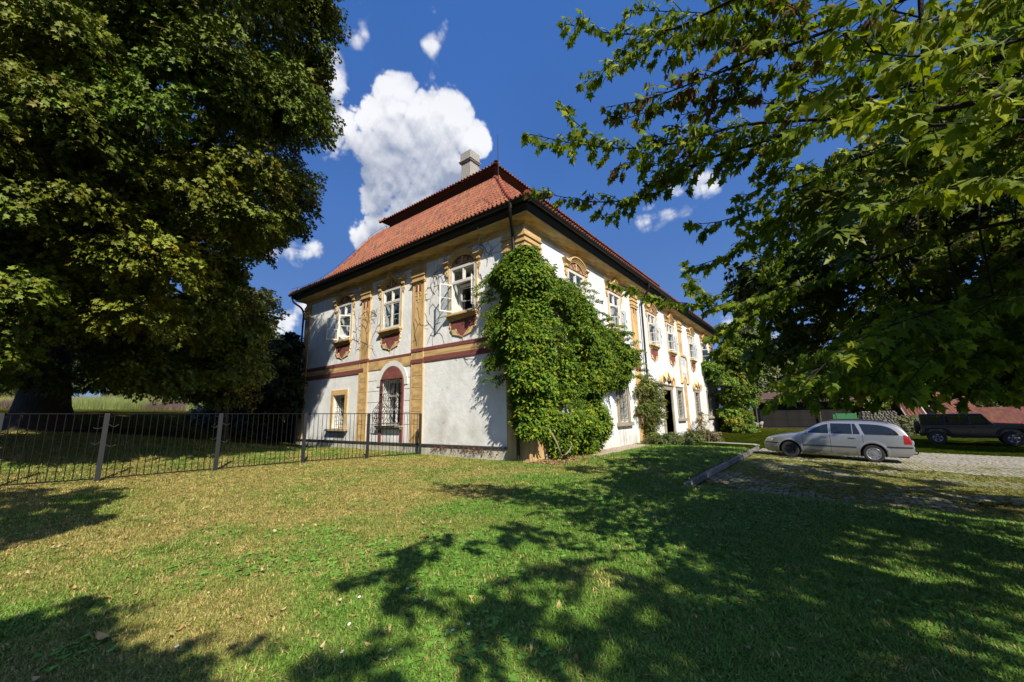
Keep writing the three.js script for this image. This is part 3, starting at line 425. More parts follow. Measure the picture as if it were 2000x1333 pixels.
// curtains seen behind the open windows
// ---------------------------------------------------------------- ground floor: arched window with a bulging grille
{
  const fr = onFace('window', [plate([[-7.98, .46], [-7.8, .46], [-7.8, 3.1], [-6.5, 3.1], [-6.5, .46], [-6.32, .46], ...arc(AC, 2.83, .83, .83, 0, Math.PI, 24)], 0, .05, .006)], M.maroon, 'L');
  const sub = (n, g, m) => mesh(n, g, m, fr);
  sub('arch_rim', [plate([...arc(AC, 2.86, 1.08, 1.06, 0, Math.PI, 24), ...arc(AC, 2.84, .855, .855, Math.PI, 0, 24)], 0, .032), ...[-.5, -.2, .2, .5].map((t) => rbx(AC + Math.sin(t) * 1.05 - .02, AC + Math.sin(t) * 1.05 + .02, 2.86 + Math.cos(t) * 1.02, 2.9 + Math.cos(t) * 1.02, .02, .045, .003))], M.plaster);
  sub('sill', [rbx(-8.06, -6.3, 1.08, 1.16, 0, .2, .012), rbx(-8.02, -6.34, 1.0, 1.08, 0, .15, .012)], M.stone);
  sub('frame', [rbx(-7.78, -7.68, 1.17, 3.08, -.34, -.24, .006), rbx(-6.62, -6.52, 1.17, 3.08, -.34, -.24, .006), rbx(-7.68, -6.62, 2.98, 3.08, -.34, -.24, .006), rbx(-7.68, -6.62, 1.17, 1.27, -.34, -.24, .006), rbx(-7.19, -7.11, 1.27, 2.98, -.34, -.24, .006), rbx(-7.68, -6.62, 2.38, 2.46, -.34, -.23, .006), rbx(-7.68, -6.62, 1.8, 1.83, -.32, -.26, .004)], M.whitePaint);
  sub('pane', [bx(-7.68, -7.15, 1.27, 2.98, -.292, -.288), bx(-7.15, -6.62, 1.27, 2.98, -.292, -.288)], M.glass);
  const bars = [], bul = (y) => y > 2.2 ? .07 : .07 + .36 * Math.pow(Math.sin(clamp((2.2 - y) / .98) * Math.PI * .82), 1.3);
  for (let k = 0; k < 11; k++) { const u = mix(-7.9, -6.42, k / 10), p = []; for (let y = 3.12; y > 1.2; y -= .12) p.push([u, y, bul(y)]); p.push([u, 1.22, .06]); bars.push(tube(p, .011, 4, 24)); }
  for (const y of [3.12, 2.5, 2.2, 1.22]) bars.push(bar([-7.92, y, bul(y)], [-6.4, y, bul(y)], .014));
  for (const s of [-7.92, -6.4]) { for (const y of [3.12, 2.5, 1.22]) bars.push(bar([s, y, 0], [s, y, bul(y)], .012)); for (let q = 0; q < 4; q++) { const y = 2.1 - q * .22; bars.push(tube([[s, y, .03], [s, y + .04, bul(y) * .5], [s, y, bul(y)]], .009, 4, 5)); } }
  for (let k = 0; k < 10; k++) { const u = mix(-7.83, -6.5, k / 9); for (const y of [1.95, 1.7, 1.45]) { const p = []; for (let t = 0; t <= 10; t++) { const a = t / 10 * 5.2 + (k % 2 ? Math.PI : 0), q = .07 * (1 - t / 14); p.push([u + Math.cos(a) * q * .9, y + Math.sin(a) * q * 1.4, bul(y + Math.sin(a) * q) + .004]); } bars.push(tube(p, .008, 3, 14)); } for (const y of [2.75, 2.35]) bars.push(tube([[u - .06, y - .12, .075], [u, y, .08], [u + .05, y + .12, .075]], .008, 3, 5)); }
  sub('grille', bars, M.iron);
}
// small window of the left bay
{
  const fr = onFace('window', [plate([[-12.08, 1.0], [-10.56, 1.0], [-10.56, 2.88], [-12.08, 2.88]], 0, .045, .006, [rectHole(-11.86, -10.8, 1.04, 2.62).reverse()])], M.ochre, 'L');
  const sub = (n, g, m) => mesh(n, g, m, fr);
  sub('sill', [rbx(-12.26, -10.44, .9, 1.0, 0, .2, .012), rbx(-12.18, -10.52, .82, .9, 0, .12, .012)], M.stone);
  sub('frame', [rbx(-11.85, -11.77, 1.05, 2.61, -.4, -.32, .005), rbx(-10.89, -10.81, 1.05, 2.61, -.4, -.32, .005), rbx(-11.77, -10.89, 2.53, 2.61, -.4, -.32, .005), rbx(-11.77, -10.89, 1.05, 1.13, -.4, -.32, .005), rbx(-11.36, -11.3, 1.13, 2.53, -.4, -.32, .005), rbx(-11.77, -10.89, 1.86, 1.9, -.39, -.33, .004)], M.whitePaint);
  sub('pane', [bx(-11.77, -11.33, 1.13, 2.53, -.362, -.358), bx(-11.33, -10.89, 1.13, 2.53, -.362, -.358)], M.glass);
  sub('grille', [...Array.from({ length: 5 }, (_, k) => bar([-11.7 + k * .185, 1.04, -.12], [-11.7 + k * .185, 2.62, -.12], .011)), ...Array.from({ length: 7 }, (_, k) => bar([-11.86, 1.2 + k * .21, -.12], [-10.8, 1.2 + k * .21, -.12], .009))], M.iron);
}
// ground floor of the long side: stone frames and grilles
const lattice = (() => { const b = []; for (let k = 0; k < 6; k++) b.push(bar([-.42 + k * .168, 1.08, .0], [-.42 + k * .168, 2.84, .0], .012)); for (let k = 0; k < 8; k++) b.push(bar([-.52, 1.22 + k * .22, .005], [.52, 1.22 + k * .22, .005], .010)); for (let k = 0; k < 5; k++) for (let q = 0; q < 7; q++) b.push(new THREE.TorusGeometry(.055, .007, 3, 8).translate(-.335 + k * .168, 1.33 + q * .22, .01)); return join(b); })();
const stoneG = join([rbx(-.74, -.52, 1.06, 2.86, -.02, .06, .012), rbx(.52, .74, 1.06, 2.86, -.02, .06, .012), rbx(-.74, .74, 2.86, 3.08, -.02, .06, .012), rbx(-.80, .80, 3.06, 3.12, -.02, .1, .01)]), sillSt = rbx(-.88, .88, .88, 1.06, -.02, .16, .02);
const gfFrame = join([rbx(-.52, -.45, 1.06, 2.86, -.36, -.28, .005), rbx(.45, .52, 1.06, 2.86, -.36, -.28, .005), rbx(-.45, .45, 2.79, 2.86, -.36, -.28, .005), rbx(-.45, .45, 1.06, 1.14, -.36, -.28, .005), rbx(-.03, .03, 1.14, 2.79, -.36, -.28, .005), rbx(-.45, .45, 2.2, 2.25, -.36, -.28, .005)]);
for (const u of GFR) {
  const w = onFace('window', stoneG, M.stone, 'R'); w.position.z = -u;
  mesh('sill', sillSt, M.stone, w); mesh('frame', gfFrame, M.whitePaint, w); mesh('pane', bx(-.45, 0, 1.14, 2.79, -.322, -.318), M.glass, w); mesh('pane', bx(0, .45, 1.14, 2.79, -.322, -.318), M.glass, w);
  const g = mesh('grille', lattice, M.iron, w); g.position.z = -.03;
}
// stucco brow over the door and over one window
function brow(u, s = 1, y = 0) { const c0 = [[-1.3, 3.14], [-1.33, 3.4], [-1.22, 3.62], [-1.0, 3.66], [-.78, 3.56], [-.55, 3.45], [-.32, 3.58], [-.15, 3.78], [0, 3.93], [.15, 3.78], [.32, 3.58], [.55, 3.45], [.78, 3.56], [1.0, 3.66], [1.22, 3.62], [1.33, 3.4], [1.3, 3.14]].map(([a, b]) => [a * s, 3.14 + (b - 3.14) * s + y]), c = new THREE.CatmullRomCurve3(c0.map(([a, b]) => V3(a, b, 0)), false, 'centripetal').getPoints(56).map((p) => [p.x, p.y]); const k = (d, q) => c.map(([a, b]) => [a * (1 - d * .1), b - d * q]); const p = onFace('door_brow', [plate([...c, ...k(1, .1).reverse()], 0, .2, .01), plate([...k(1, .1), ...k(1.8, .1).reverse()], 0, .13, .008)], M.ochreLight, 'R'); p.position.z = -u; const q = mesh('soffit_paint', [plate([...k(1.8, .1), ...k(2.3, .1).reverse()], 0, .03)], M.maroon, p); return p; }
brow(DOOR + .05); brow(22.1, .82);
// door: stone frame, brown leaves, the farther one open
{
  const d = onFace('door', [rbx(DOOR - .76, DOOR - .03, -.06, 2.78, -.42, -.36, .01), ...[.35, 1.25, 2.1].map((y) => rbx(DOOR - .66, DOOR - .14, y - .3, y + .32, -.37, -.345, .012))], M.brownWood, 'R');
  mesh('door_leaf', [tf(rbx(0, .72, -.06, 2.78, -.03, .03, .01), DOOR + .76, 0, -.4, 0, Math.PI - 1.2, 0)], M.brownWood, d);
  mesh('handle', [bar([DOOR - .1, 1.0, -.34], [DOOR - .1, 1.2, -.34], .014), bar([DOOR - .1, 1.12, -.34], [DOOR - .22, 1.12, -.31], .011)], M.iron, d);
  mesh('door_frame', [rbx(DOOR - 1.06, DOOR - .78, -.3, 2.8, -.5, .07, .014), rbx(DOOR + .78, DOOR + 1.06, -.3, 2.8, -.5, .07, .014), rbx(DOOR - 1.06, DOOR + 1.06, 2.8, 3.06, -.5, .07, .014), rbx(DOOR - 1.12, DOOR + 1.12, 3.06, 3.14, 0, .13, .012)], M.stone, d);
  mesh('doorstep', [rbx(DOOR - 1.2, DOOR + 1.2, -.3, -.05, -.4, .45, .02)], M.stone, d);
  const lamp = onFace('door_lamp', [bar([DOOR, 3.32, 0], [DOOR, 3.32, .2], .02), rbx(DOOR - .06, DOOR + .06, 3.18, 3.34, .14, .28, .01)], M.iron, 'R');
}
// niche strip with painted panel above it
{
  const n = onFace('niche', [plate([[18.74, -.3], [19.36, -.3], [19.36, 3.55], ...arc(19.05, 3.55, .31, .3, 0, Math.PI, 12)], 0, .035)], std(lin(.66, .43, .2), .9, { map: M.wearMap }), 'R');
  mesh('niche_rim', [plate([...arc(19.05, 3.52, .5, .46, 0, Math.PI, 14), ...arc(19.05, 3.52, .36, .33, Math.PI, 0, 14)], 0, .07, .006)], M.ochreLight, n);
  const cv = document.createElement('canvas'); cv.width = 256; cv.height = 256; const c = cv.getContext('2d'); c.fillStyle = '#dfe3e6'; c.fillRect(0, 0, 256, 256); const r = rng(8);
  for (let k = 0; k < 160; k++) { c.globalAlpha = .10 + r() * .22; c.fillStyle = ['#7fa0c4', '#6b8fb5', '#9fb4c9', '#c9b9a2', '#8a93a0'][Math.floor(r() * 5)]; const y = r() < .5 ? r() * 90 : 160 + r() * 60, x = 40 + r() * 176; c.beginPath(); c.ellipse(x, y, 4 + r() * 16, 3 + r() * 12, r() * 3, 0, 7); c.fill(); }
  const t = new THREE.CanvasTexture(cv); t.colorSpace = THREE.SRGBColorSpace; t.wrapS = t.wrapT = THREE.ClampToEdgeWrapping;
  const pg = new THREE.BoxGeometry(1.62, 1.92, .02).translate(19.03, 4.4, .012);
  const f = onFace('wall_painting', [pg], std(lin(.85, .85, .85), .95, { map: t }), 'R');
  mesh('painting_frame', [plate([[18.0, 3.4], [18.6, 3.4], [18.6, 3.47], [18.2, 3.47], [18.2, 5.1], [18.45, 5.3], [19.6, 5.3], [19.86, 5.1], [19.86, 3.47], [19.5, 3.47], [19.5, 3.4], [20.1, 3.4], [20.05, 5.2], [19.7, 5.47], [18.35, 5.47], [18.03, 5.2]], 0, .09, .01)], M.ochreLight, f);
}
// withered creeper tendrils clinging to the front
{
  const r = rng(21), g = []; const grow = (x, y, a, len, d, base) => { const p = [[x, y, base]]; for (let k = 0; k < len; k++) { a += (r() - .5) * .9; x += Math.cos(a) * .13; y += Math.sin(a) * .13; p.push([x, y, base + r() * .012]); if (d && r() < .42) grow(x, y, a + (r() < .5 ? 1 : -1) * (.6 + r() * .6), 2 + Math.floor(r() * 4), d - 1, base); } g.push(tube(p, .006 + d * .0015, 3, p.length * 2)); };
  const starts = [[-9.9, 5.0, 1.6, 12], [-10.1, 4.6, 1.5, 13], [-8.7, 5.2, 1.0, 8], [-8.5, 6.2, 2.2, 7], [-6.2, 6.9, .4, 8], [-4.9, 4.4, 1.3, 14], [-4.8, 5.6, 1.7, 11], [-4.5, 6.4, 1.9, 7], [-5.5, 4.4, 1.7, 8], [-9.2, 4.4, 1.4, 9], [-9.3, 5.5, 1.2, 8], [-4.7, 7.2, .3, 8], [-1.7, 6.9, 1.7, 6], [-1.6, 5.9, 1.4, 7], [-3.6, 3.7, .2, 6], [-12.6, 7.3, .5, 7], [-9.9, 7.3, 2.2, 7], [-1.4, 7.2, 2.7, 8], [-6.3, 7.5, 2.8, 7], [-8.6, 7.55, .3, 8]];
  for (const [x, y, a, n] of starts) grow(x, y, a, n, 2, x > -9.7 && x < -8.95 || x > -5.85 && x < -5.1 ? .066 : .008);
  for (let k = 0; k < 9; k++) { const x = -13.6 + k * 1.45 + r() * .5; const p = []; let px = x, a = (r() - .5) * .4; for (let q = 0; q < 9; q++) { p.push([px, 8.06 + .016 * q, .12 + q * .036]); px += (r() - .5) * .16 + a * .1; } g.push(tube(p, .007, 3, 16)); }
  onFace('creeper_tendrils', g, M.tendril, 'L');
  // a loose cable hanging from the eaves
  onFace('loose_cable', [tube([[-1.75, 8.3, .5], [-1.6, 8.05, .42], [-1.9, 7.75, .22], [-1.75, 7.45, .06], [-1.6, 7.4, .02]], .014, 4, 18)], std(lin(.5, .47, .4), .7), 'L');
  // dry shoots hanging over the plinth
  const h = []; for (let k = 0; k < 46; k++) { const x = -4.4 + r() * 3.4 + (r() < .3 ? -.4 : 0), p = []; let px = x; for (let q = 0; q < 4; q++) { p.push([px, .45 - q * (.05 + r() * .03), .12 - q * .008]); px += (r() - .5) * .12; } h.push(tube(p, .005, 3, 5)); for (let q = 0; q < 2; q++) h.push(tf(new THREE.PlaneGeometry(.05, .035), px + (r() - .5) * .14, .2 + r() * .22, .12, r() * 3, r() * 3, r() * 3)); }
  onFace('dry_shoots', h, std(lin(.16, .075, .04), .9), 'L');
}
// ================================================================ ground
// dryness of the lawn: 1 = straw coloured, 0 = green
function dryness(x, z) {
  const a = fbm(x * .22 + 4, 0, z * .22, 4) * 1.2, b = fbm(x * 1.3, 3, z * 1.3, 4);
  let d = 0.18 + a * .75 + b * .75 + Math.max(0, fbm(x * .55 + 9, 2, z * .55, 4) - .08) * 1.6 * sstep(4.5, 0, x);
  d += 0.55 * sstep(5.0, -3.0, x) * sstep(-3, 3, z) + .12 * sstep(6.5, 3, x) * sstep(4, 8, z);
  d -= 0.2 * sstep(1.5, 3.5, x) * sstep(8, 2, z);
  d -= .34 * sstep(6.2, 2.6, Math.hypot(x - EYE.x, z - EYE.z));
  if (x < -5.5) d -= .12;
  return clamp(d);
}
const onSetts = (x, z) => x > KERB + .12 && z < 0.2 - (x - KERB) * .05 && z > -15 && x < 26;
const grey = (x, z) => x > 9.2 + fbm(x * .5, 3, z * .5, 2) * 2 && z < -7.2 + fbm(x * .4, 5, 1, 2) * 2.5;      // bare stones; elsewhere moss and grass cover them
const gravel = (x, z) => x > -.2 && x < .95 && z < -3 && z > -8.6;
{
  const lineSet = (stops) => { const o = []; for (let k = 0; k + 1 < stops.length; k++) { const [a, st] = stops[k], b = stops[k + 1][0], n = Math.max(1, Math.round((b - a) / st)); for (let i = 0; i < n; i++) o.push(a + (b - a) * i / n); } o.push(stops.at(-1)[0]); return o; };
  const xs = lineSet([[-420, 45], [-150, 10], [-70, 2.5], [-30, .8], [-12, .35], [KERB - .02, .1], [KERB + .1, .35], [14, .8], [32, 4], [80, 12], [200, 60], [420, 1]]);
  const zs = lineSet([[-420, 45], [-150, 10], [-60, 2], [-30, .7], [-13, .35], [13, .8], [24, 4], [60, 12], [150, 60], [420, 1]]);
  const pos = [], uv = [], col = [], idx = [], W = xs.length;
  for (const z of zs) for (const x of xs) {
    pos.push(x, H(x, z), z); uv.push(x, z);
    const d = dryness(x, z), far = sstep(24, 60, Math.hypot(x - 5, z - 5));
    let c = [mix(.072, .2, d), mix(.118, .152, d), mix(.012, .042, d)];
    if (onSetts(x, z)) c = grey(x, z) ? [.17, .155, .1] : [.15, .135, .036];
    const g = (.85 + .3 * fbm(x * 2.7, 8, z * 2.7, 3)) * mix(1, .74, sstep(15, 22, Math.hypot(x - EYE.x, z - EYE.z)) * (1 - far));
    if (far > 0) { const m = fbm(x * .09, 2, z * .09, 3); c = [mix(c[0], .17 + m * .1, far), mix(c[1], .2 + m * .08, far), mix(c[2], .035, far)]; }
    col.push(c[0] * g, c[1] * g, c[2] * g);
  }
  for (let j = 0; j + 1 < zs.length; j++) for (let i = 0; i + 1 < W; i++) { const a = j * W + i; idx.push(a, a + W, a + 1, a + 1, a + W, a + W + 1); }
  const g = new THREE.BufferGeometry(); g.setAttribute('position', new THREE.Float32BufferAttribute(pos, 3)); g.setAttribute('uv', new THREE.Float32BufferAttribute(uv, 2)); g.setAttribute('color', new THREE.Float32BufferAttribute(col, 3)); g.setIndex(idx); g.computeVertexNormals();
  const blades = tex(512, (u, v) => { const s = .62 + tfbm(u, v, 64, 3, 5) * .75 + tfbm(u, v, 12, 3, 8) * .45; return [s * 1.02, s, s * .92]; });
  const bmp = tex(512, (u, v) => .5 + tfbm(u, v, 80, 3, 15) * .7 + tfbm(u, v, 14, 3, 16) * .5, false);
  const m = phys(lin(1.7, 1.65, 1.6), 1, { specularIntensity: 0, vertexColors: true, map: rep(blades, .55), bumpMap: rep(bmp, .6), bumpScale: .05 });
  tag(mesh('lawn', g, m), 'mown lawn, dry and yellow in front of the house, green to the right', null, null, 'structure');
}
// grass blades: many small tufts on the lawn, denser towards the camera
{
  const tuft = (seed, n, hgt, spread) => { const r = rng(seed), p = []; for (let k = 0; k < n; k++) { const a = r() * 6.283, q = Math.sqrt(r()) * spread, x = Math.cos(a) * q, z = Math.sin(a) * q, h = hgt * (.45 + r() * .8), b = r() * 6.283, lean = .25 + r() * .9, w = .0021 + r() * .0016, dx = Math.cos(b), dz = Math.sin(b), px = -dz * w, pz = dx * w, mx = x + dx * h * lean * .35, mz = z + dz * h * lean * .35, tx = x + dx * h * lean, tz = z + dz * h * lean, my = h * .62, ty = h * (1.06 - lean * .34); p.push(x - px, -.004, z - pz, x + px, -.004, z + pz, mx + px * .9, my, mz + pz * .9, x - px, -.004, z - pz, mx + px * .9, my, mz + pz * .9, mx - px * .9, my, mz - pz * .9, mx - px * .9, my, mz - pz * .9, mx + px * .9, my, mz + pz * .9, tx, ty, tz); } const g = new THREE.BufferGeometry(); g.setAttribute('position', new THREE.Float32BufferAttribute(p, 3)); g.computeVertexNormals(); return g; };
  const m = std(lin(1.55, 1.5, 1.5), .7);
  const r = rng(99), sets = [[], [], []], cols = [[], [], []];
  const geos = [tuft(1, 14, .040, .055), tuft(2, 13, .034, .06), tuft(3, 12, .048, .05)];
  const Q = new THREE.Quaternion(), E = new THREE.Euler(), f = V3(0, 0, 0);
  const N = 330000;
  for (let k = 0; k < N; k++) {
    const d = 1.9 + Math.pow(r(), 1.55) * 19, a = (r() * 2 - 1) * .98; const fx = -.606 * Math.cos(a) + .795 * Math.sin(a), fz = -.795 * Math.cos(a) - .606 * Math.sin(a), x = EYE.x + fx * d, z = EYE.z + fz * d;
    if ((x < .1 && x > -15.5 && z < .15) || gravel(x, z)) continue;
    if (x > KERB - .05 && x < KERB + .2 && z < .6 && z > -11.5) continue;
    const sett = onSetts(x, z); if (sett && fbm(x * .5, 1, z * .6, 3) + (r() - .5) * .5 < -.42 + (grey(x, z) ? .36 : 0)) continue;
    const dry = clamp(Math.max(dryness(x, z), sett ? .62 : 0) + (r() - .5) * .42), s = (.6 + r() * .65) * (sett ? .55 : 1) * (1 + Math.max(0, d - 6) * .05) * mix(1.12, .66, dry), i = Math.floor(r() * 3);
    E.set((r() - .5) * .3, r() * 6.283, (r() - .5) * .3); Q.setFromEuler(E);
    sets[i].push(new THREE.Matrix4().compose(V3(x, H(x, z), z), Q, V3(s * 1.15, s, s * 1.15)));
    const b = .75 + r() * .5, straw = r() < .03 + dry * .3; cols[i].push(straw ? lin(.30 * b, .235 * b, .08 * b) : lin(mix(.075, .17, dry) * b, mix(.155, .16, dry) * b, mix(.014, .035, dry) * b));
  }
  geos.forEach((g, i) => tag(inst('grass', g, m, sets[i], null, cols[i]), ['short mown grass blades covering the lawn', 'finer mown grass blades between the others', 'taller loose grass blades on the lawn'][i], 'grass', null, 'stuff'));
  // clover leaves, daisies, small dry leaves
  const leaf = new THREE.CircleGeometry(.011, 6).rotateX(-R90), tre = join([0, 1, 2].map((k) => leaf.clone().translate(.011, .03, 0).rotateY(k * 2.094))), lm = [], lc = [];
  for (let k = 0; k < 16000; k++) { const d = 1.9 + r() * 7, a = (r() * 2 - 1) * .95, x = EYE.x - .606 * Math.cos(a) * d + .795 * Math.sin(a) * d, z = EYE.z - .795 * Math.cos(a) * d - .606 * Math.sin(a) * d; if (x > KERB - .1 && z < .7) continue; if (fbm(x * .9, 6, z * .9, 3) < .02 || dryness(x, z) > .6) continue; E.set((r() - .5) * .7, r() * 6.3, (r() - .5) * .7); Q.setFromEuler(E); lm.push(new THREE.Matrix4().compose(V3(x, H(x, z) + r() * .012, z), Q, V3(1, 1, 1).multiplyScalar(.7 + r() * .7))); const b = .7 + r() * .6; lc.push(lin(.08 * b, .19 * b, .02 * b)); }
  tag(inst('clover', tre, m, lm, null, lc), 'low clover leaves mixed into the near lawn', 'clover', null, 'stuff');
  const curl = (s) => { const g = new THREE.PlaneGeometry(.055, .03, 4, 2), p = g.attributes.position; for (let i = 0; i < p.count; i++) { const x = p.getX(i) / .0275, y = p.getY(i); p.setXYZ(i, p.getX(i), x * x * .012 * s + Math.abs(y) * .5, y * (1 - x * x * .75)); } g.computeVertexNormals(); return g; };
  const fm = [], fc = [];
  for (let k = 0; k < 2600; k++) { const d = 2.2 + Math.pow(r(), .8) * 12, a = -.95 + Math.pow(r(), 1.25) * 1.9, x = EYE.x - .606 * Math.cos(a) * d + .795 * Math.sin(a) * d, z = EYE.z - .795 * Math.cos(a) * d - .606 * Math.sin(a) * d; if (x < .1 && z < .2 && x > -15.5) continue; if (r() > .25 + sstep(4, -2, x)) continue; E.set((r() - .5) * 1.1, r() * 6.3, (r() - .5) * 1.1); Q.setFromEuler(E); fm.push(new THREE.Matrix4().compose(V3(x, H(x, z) + .025 + r() * .015, z), Q, V3(1, 1, 1).multiplyScalar(.4 + r() * .75))); const b = .6 + r() * .6; fc.push(r() < .4 ? lin(.36 * b, .2 * b, .07 * b) : lin(.42 * b, .33 * b, .15 * b)); }
  const dm = std(lin(1, 1, 1), .8);
  tag(inst('leaf_litter', curl(1), dm, fm, null, fc), 'small dry leaves scattered thinly over the lawn', 'dry leaves', null, 'stuff');
  // the larger fallen leaves and daisies, one by one
  const bigs = [[197, 1262, .1, .5], [629, 1178, .085, 2.2], [512, 1127, .07, .2], [144, 1201, .07, .3], [211, 1179, .06, 1], [660, 1188, .06, 2], [923, 1180, .06, .1], [237, 1099, .05, 1.2], [49, 1131, .05, .2], [320, 1031, .06, 2], [620, 1214, .045, 1.8], [627, 1281, .055, 1.9], [717, 1276, .05, .4], [831, 1299, .05, 2.4], [750, 1307, .045, 1], [1093, 1196, .07, 1.7], [1253, 1140, .05, 1.6], [1138, 1108, .045, .9]];
  const bg = [curl(1), curl(-1), curl(1.8)], bmats = [std(lin(.48, .33, .13), .75), std(lin(.42, .2, .07), .75), std(lin(.5, .4, .2), .75)];
  const toGround = (x, y) => { const d = rayDir(x, y); let t = 1; for (let k = 0; k < 60; k++) { const p = EYE.clone().addScaledVector(d, t); const e = p.y - H(p.x, p.z); t += e / -d.y * .8; } return EYE.clone().addScaledVector(d, t); };
  bigs.forEach(([x, y, s, yaw], i) => { const p = toGround(x, y), q = mesh('fallen_leaf', bg[i % 3], bmats[i % 3]); q.position.copy(p).add(V3(0, .045, 0)); q.rotation.set(.3 - (i % 3) * .3, yaw, .25 * ((i % 4) - 1.5)); q.scale.setScalar(s / .055); const own = ['large tan curled leaf in the shade near the bottom left corner', 'large rusty pointed leaf lying alone in the middle of the sunny lawn', null, 'long pale leaf left of the lawn centre, above the corner shade']; if (own[i]) tag(q, own[i], 'leaf'); else tag(q, ['pale tan', 'rust brown', 'yellowish'][i % 3] + ' curled dry leaf lying on the short lawn grass', 'leaf', ['pale tan', 'rust brown', 'yellowish'][i % 3] + ' fallen leaves on the lawn'); });
  const fl = join([new THREE.CylinderGeometry(.002, .002, .04, 4).translate(0, -.02, 0), ...Array.from({ length: 9 }, (_, k) => new THREE.CircleGeometry(.006, 5).rotateX(-R90).scale(1.5, 1, .7).translate(.009, 0, 0).rotateY(k * .698))]), eye = new THREE.SphereGeometry(.0055, 6, 4);
  const white = std(lin(.8, .8, .78), .7), yel = std(lin(.6, .4, .03), .7);
  for (const [x, y] of [[343, 1279], [667, 1290], [681, 1234], [760, 1287], [884, 1246], [915, 1234], [795, 1162], [701, 1179], [830, 1186]]) { const p = toGround(x, y), d = thing('daisy', 'tiny white daisy open in the short grass', 'flower', [p.x, p.y + .05, p.z], 0, 'white daisies in the lawn'); d.rotation.set(.35, x, .2); mesh('petals', fl, white, d); mesh('flower_centre', eye, yel, d); d.scale.setScalar(.85); }
}
// kerb stones along the parking area
{
  const r = rng(4), kerb = thing('kerb', 'low grey granite kerb between the lawn and the cobbled parking area', 'kerb'); const mats = [M.granite, std(lin(.26, .25, .235), .9, { map: M.wearMap, bumpMap: M.bumpMap, bumpScale: .01 }), std(lin(.15, .147, .142), .9, { map: M.wearMap, bumpMap: M.bumpMap, bumpScale: .01 })];
  for (let z = .55, k = 0; z > -11.2; k++) { const l = .8 + r() * .35, y = H(KERB - .15, z - l / 2) + .025; const s = mesh('kerb_stone', rbx(KERB - .02 + r() * .01, KERB + .11 + r() * .012, y - .3, y - .045 + r() * .012, z - l + .012, z, .014), mats[Math.floor(r() * 3)], kerb); s.rotation.y = (r() - .5) * .004; z -= l; }
}
// setts: small stones of the parking area
{
  const r = rng(6), g = new RoundedBoxGeometry(.098, .06, .098, 1, .014), mats = [], cols = [];
  for (let x = KERB + .2, i = 0; x < 17; x += .114, i++) for (let z = .1; z > -16.5; z -= .114) { const xx = x + (r() - .5) * .034, zz = z + (i % 2) * .056 + (r() - .5) * .034; if (!onSetts(xx, zz) || (!grey(xx, zz) && fbm(xx * .8, 2, zz * .8, 3) + (r() - .5) * .5 > -.2)) continue; mats.push(new THREE.Matrix4().compose(V3(xx, H(xx, zz) - .02 + r() * .009, zz), new THREE.Quaternion().setFromEuler(new THREE.Euler((r() - .5) * .07, (r() - .5) * .2, (r() - .5) * .07)), V3(.92 + r() * .12, 1, .92 + r() * .12))); const b = (.8 + r() * .45) * (1 + .35 * sstep(-5.5, -7, zz)); cols.push(lin(.235 * b, .215 * b, .165 * b)); }
  tag(inst('cobblestones', g, std(lin(1, 1, 1), .9, { bumpMap: M.bumpMap, bumpScale: .008 }), mats, null, cols), 'grey cobblestones of the parking area with grass in the joints', 'cobblestones', null, 'stuff');
}
// footpath from the door, and the gravel drip strip along the wall
{
  const strip3 = (pts, lift) => { const p = [], uv = []; for (let k = 0; k + 1 < pts.length; k++) { const [a, b] = pts[k], [c, d] = pts[k + 1]; const v = [a, b, d, a, d, c]; for (const q of v) { p.push(q[0], H(q[0], q[1]) + lift, q[1]); uv.push(q[0], q[1]); } } const g = new THREE.BufferGeometry(); g.setAttribute('position', new THREE.Float32BufferAttribute(p, 3)); g.setAttribute('uv', new THREE.Float32BufferAttribute(uv, 2)); g.computeVertexNormals(); return g; };
  const rows = []; for (let x = .3; x <= KERB + .14; x += .22) rows.push([[x, -12.3 - (x - .3) * .12], [x, -13.1 - (x - .3) * .12]].reverse());
  const sp = strip3(rows, .03); tag(mesh('path', sp, std(lin(.36, .34, .29), .95, { map: rep(M.stainMap, 1), bumpMap: rep(M.bumpMap, 3), bumpScale: .02, side: THREE.DoubleSide })), 'narrow pale path from the door to the parking area', null, null, 'structure');
  const gr = []; for (let z = -2.2; z >= -9; z -= .3) gr.push([[.02, z], [.86, z]]);
  tag(mesh('gravel_strip', strip3(gr, .02), std(lin(.3, .25, .19), 1, { map: rep(M.stainMap, 2), side: THREE.DoubleSide })), 'narrow gravel strip along the foot of the long wall', null, null, 'structure');
  const r = rng(14), st = new THREE.IcosahedronGeometry(.022, 0), ms = [], cs = []; for (let k = 0; k < 5200; k++) { const x = .02 + r() * .86, z = -2.2 - r() * 6.8; ms.push(new THREE.Matrix4().compose(V3(x, H(x, z) + .025, z), new THREE.Quaternion().setFromEuler(new THREE.Euler(r() * 6, r() * 6, 0)), V3(.6 + r() * .8, .5 + r() * .4, .6 + r() * .8))); const b = .6 + r() * .8; cs.push(lin(.36 * b, .3 * b, .23 * b)); }
  tag(inst('gravel', st, std(lin(1, 1, 1), .95), ms, null, cs), 'small pebbles lying in the gravel strip', 'gravel', null, 'stuff');
}
// ================================================================ trees and other plants
const inPoly = (p, x, y) => { let c = false; for (let i = 0, j = p.length - 1; i < p.length; j = i++) if ((p[i][1] > y) !== (p[j][1] > y) && x < (p[j][0] - p[i][0]) * (y - p[i][1]) / (p[j][1] - p[i][1]) + p[i][0]) c = !c; return c; };
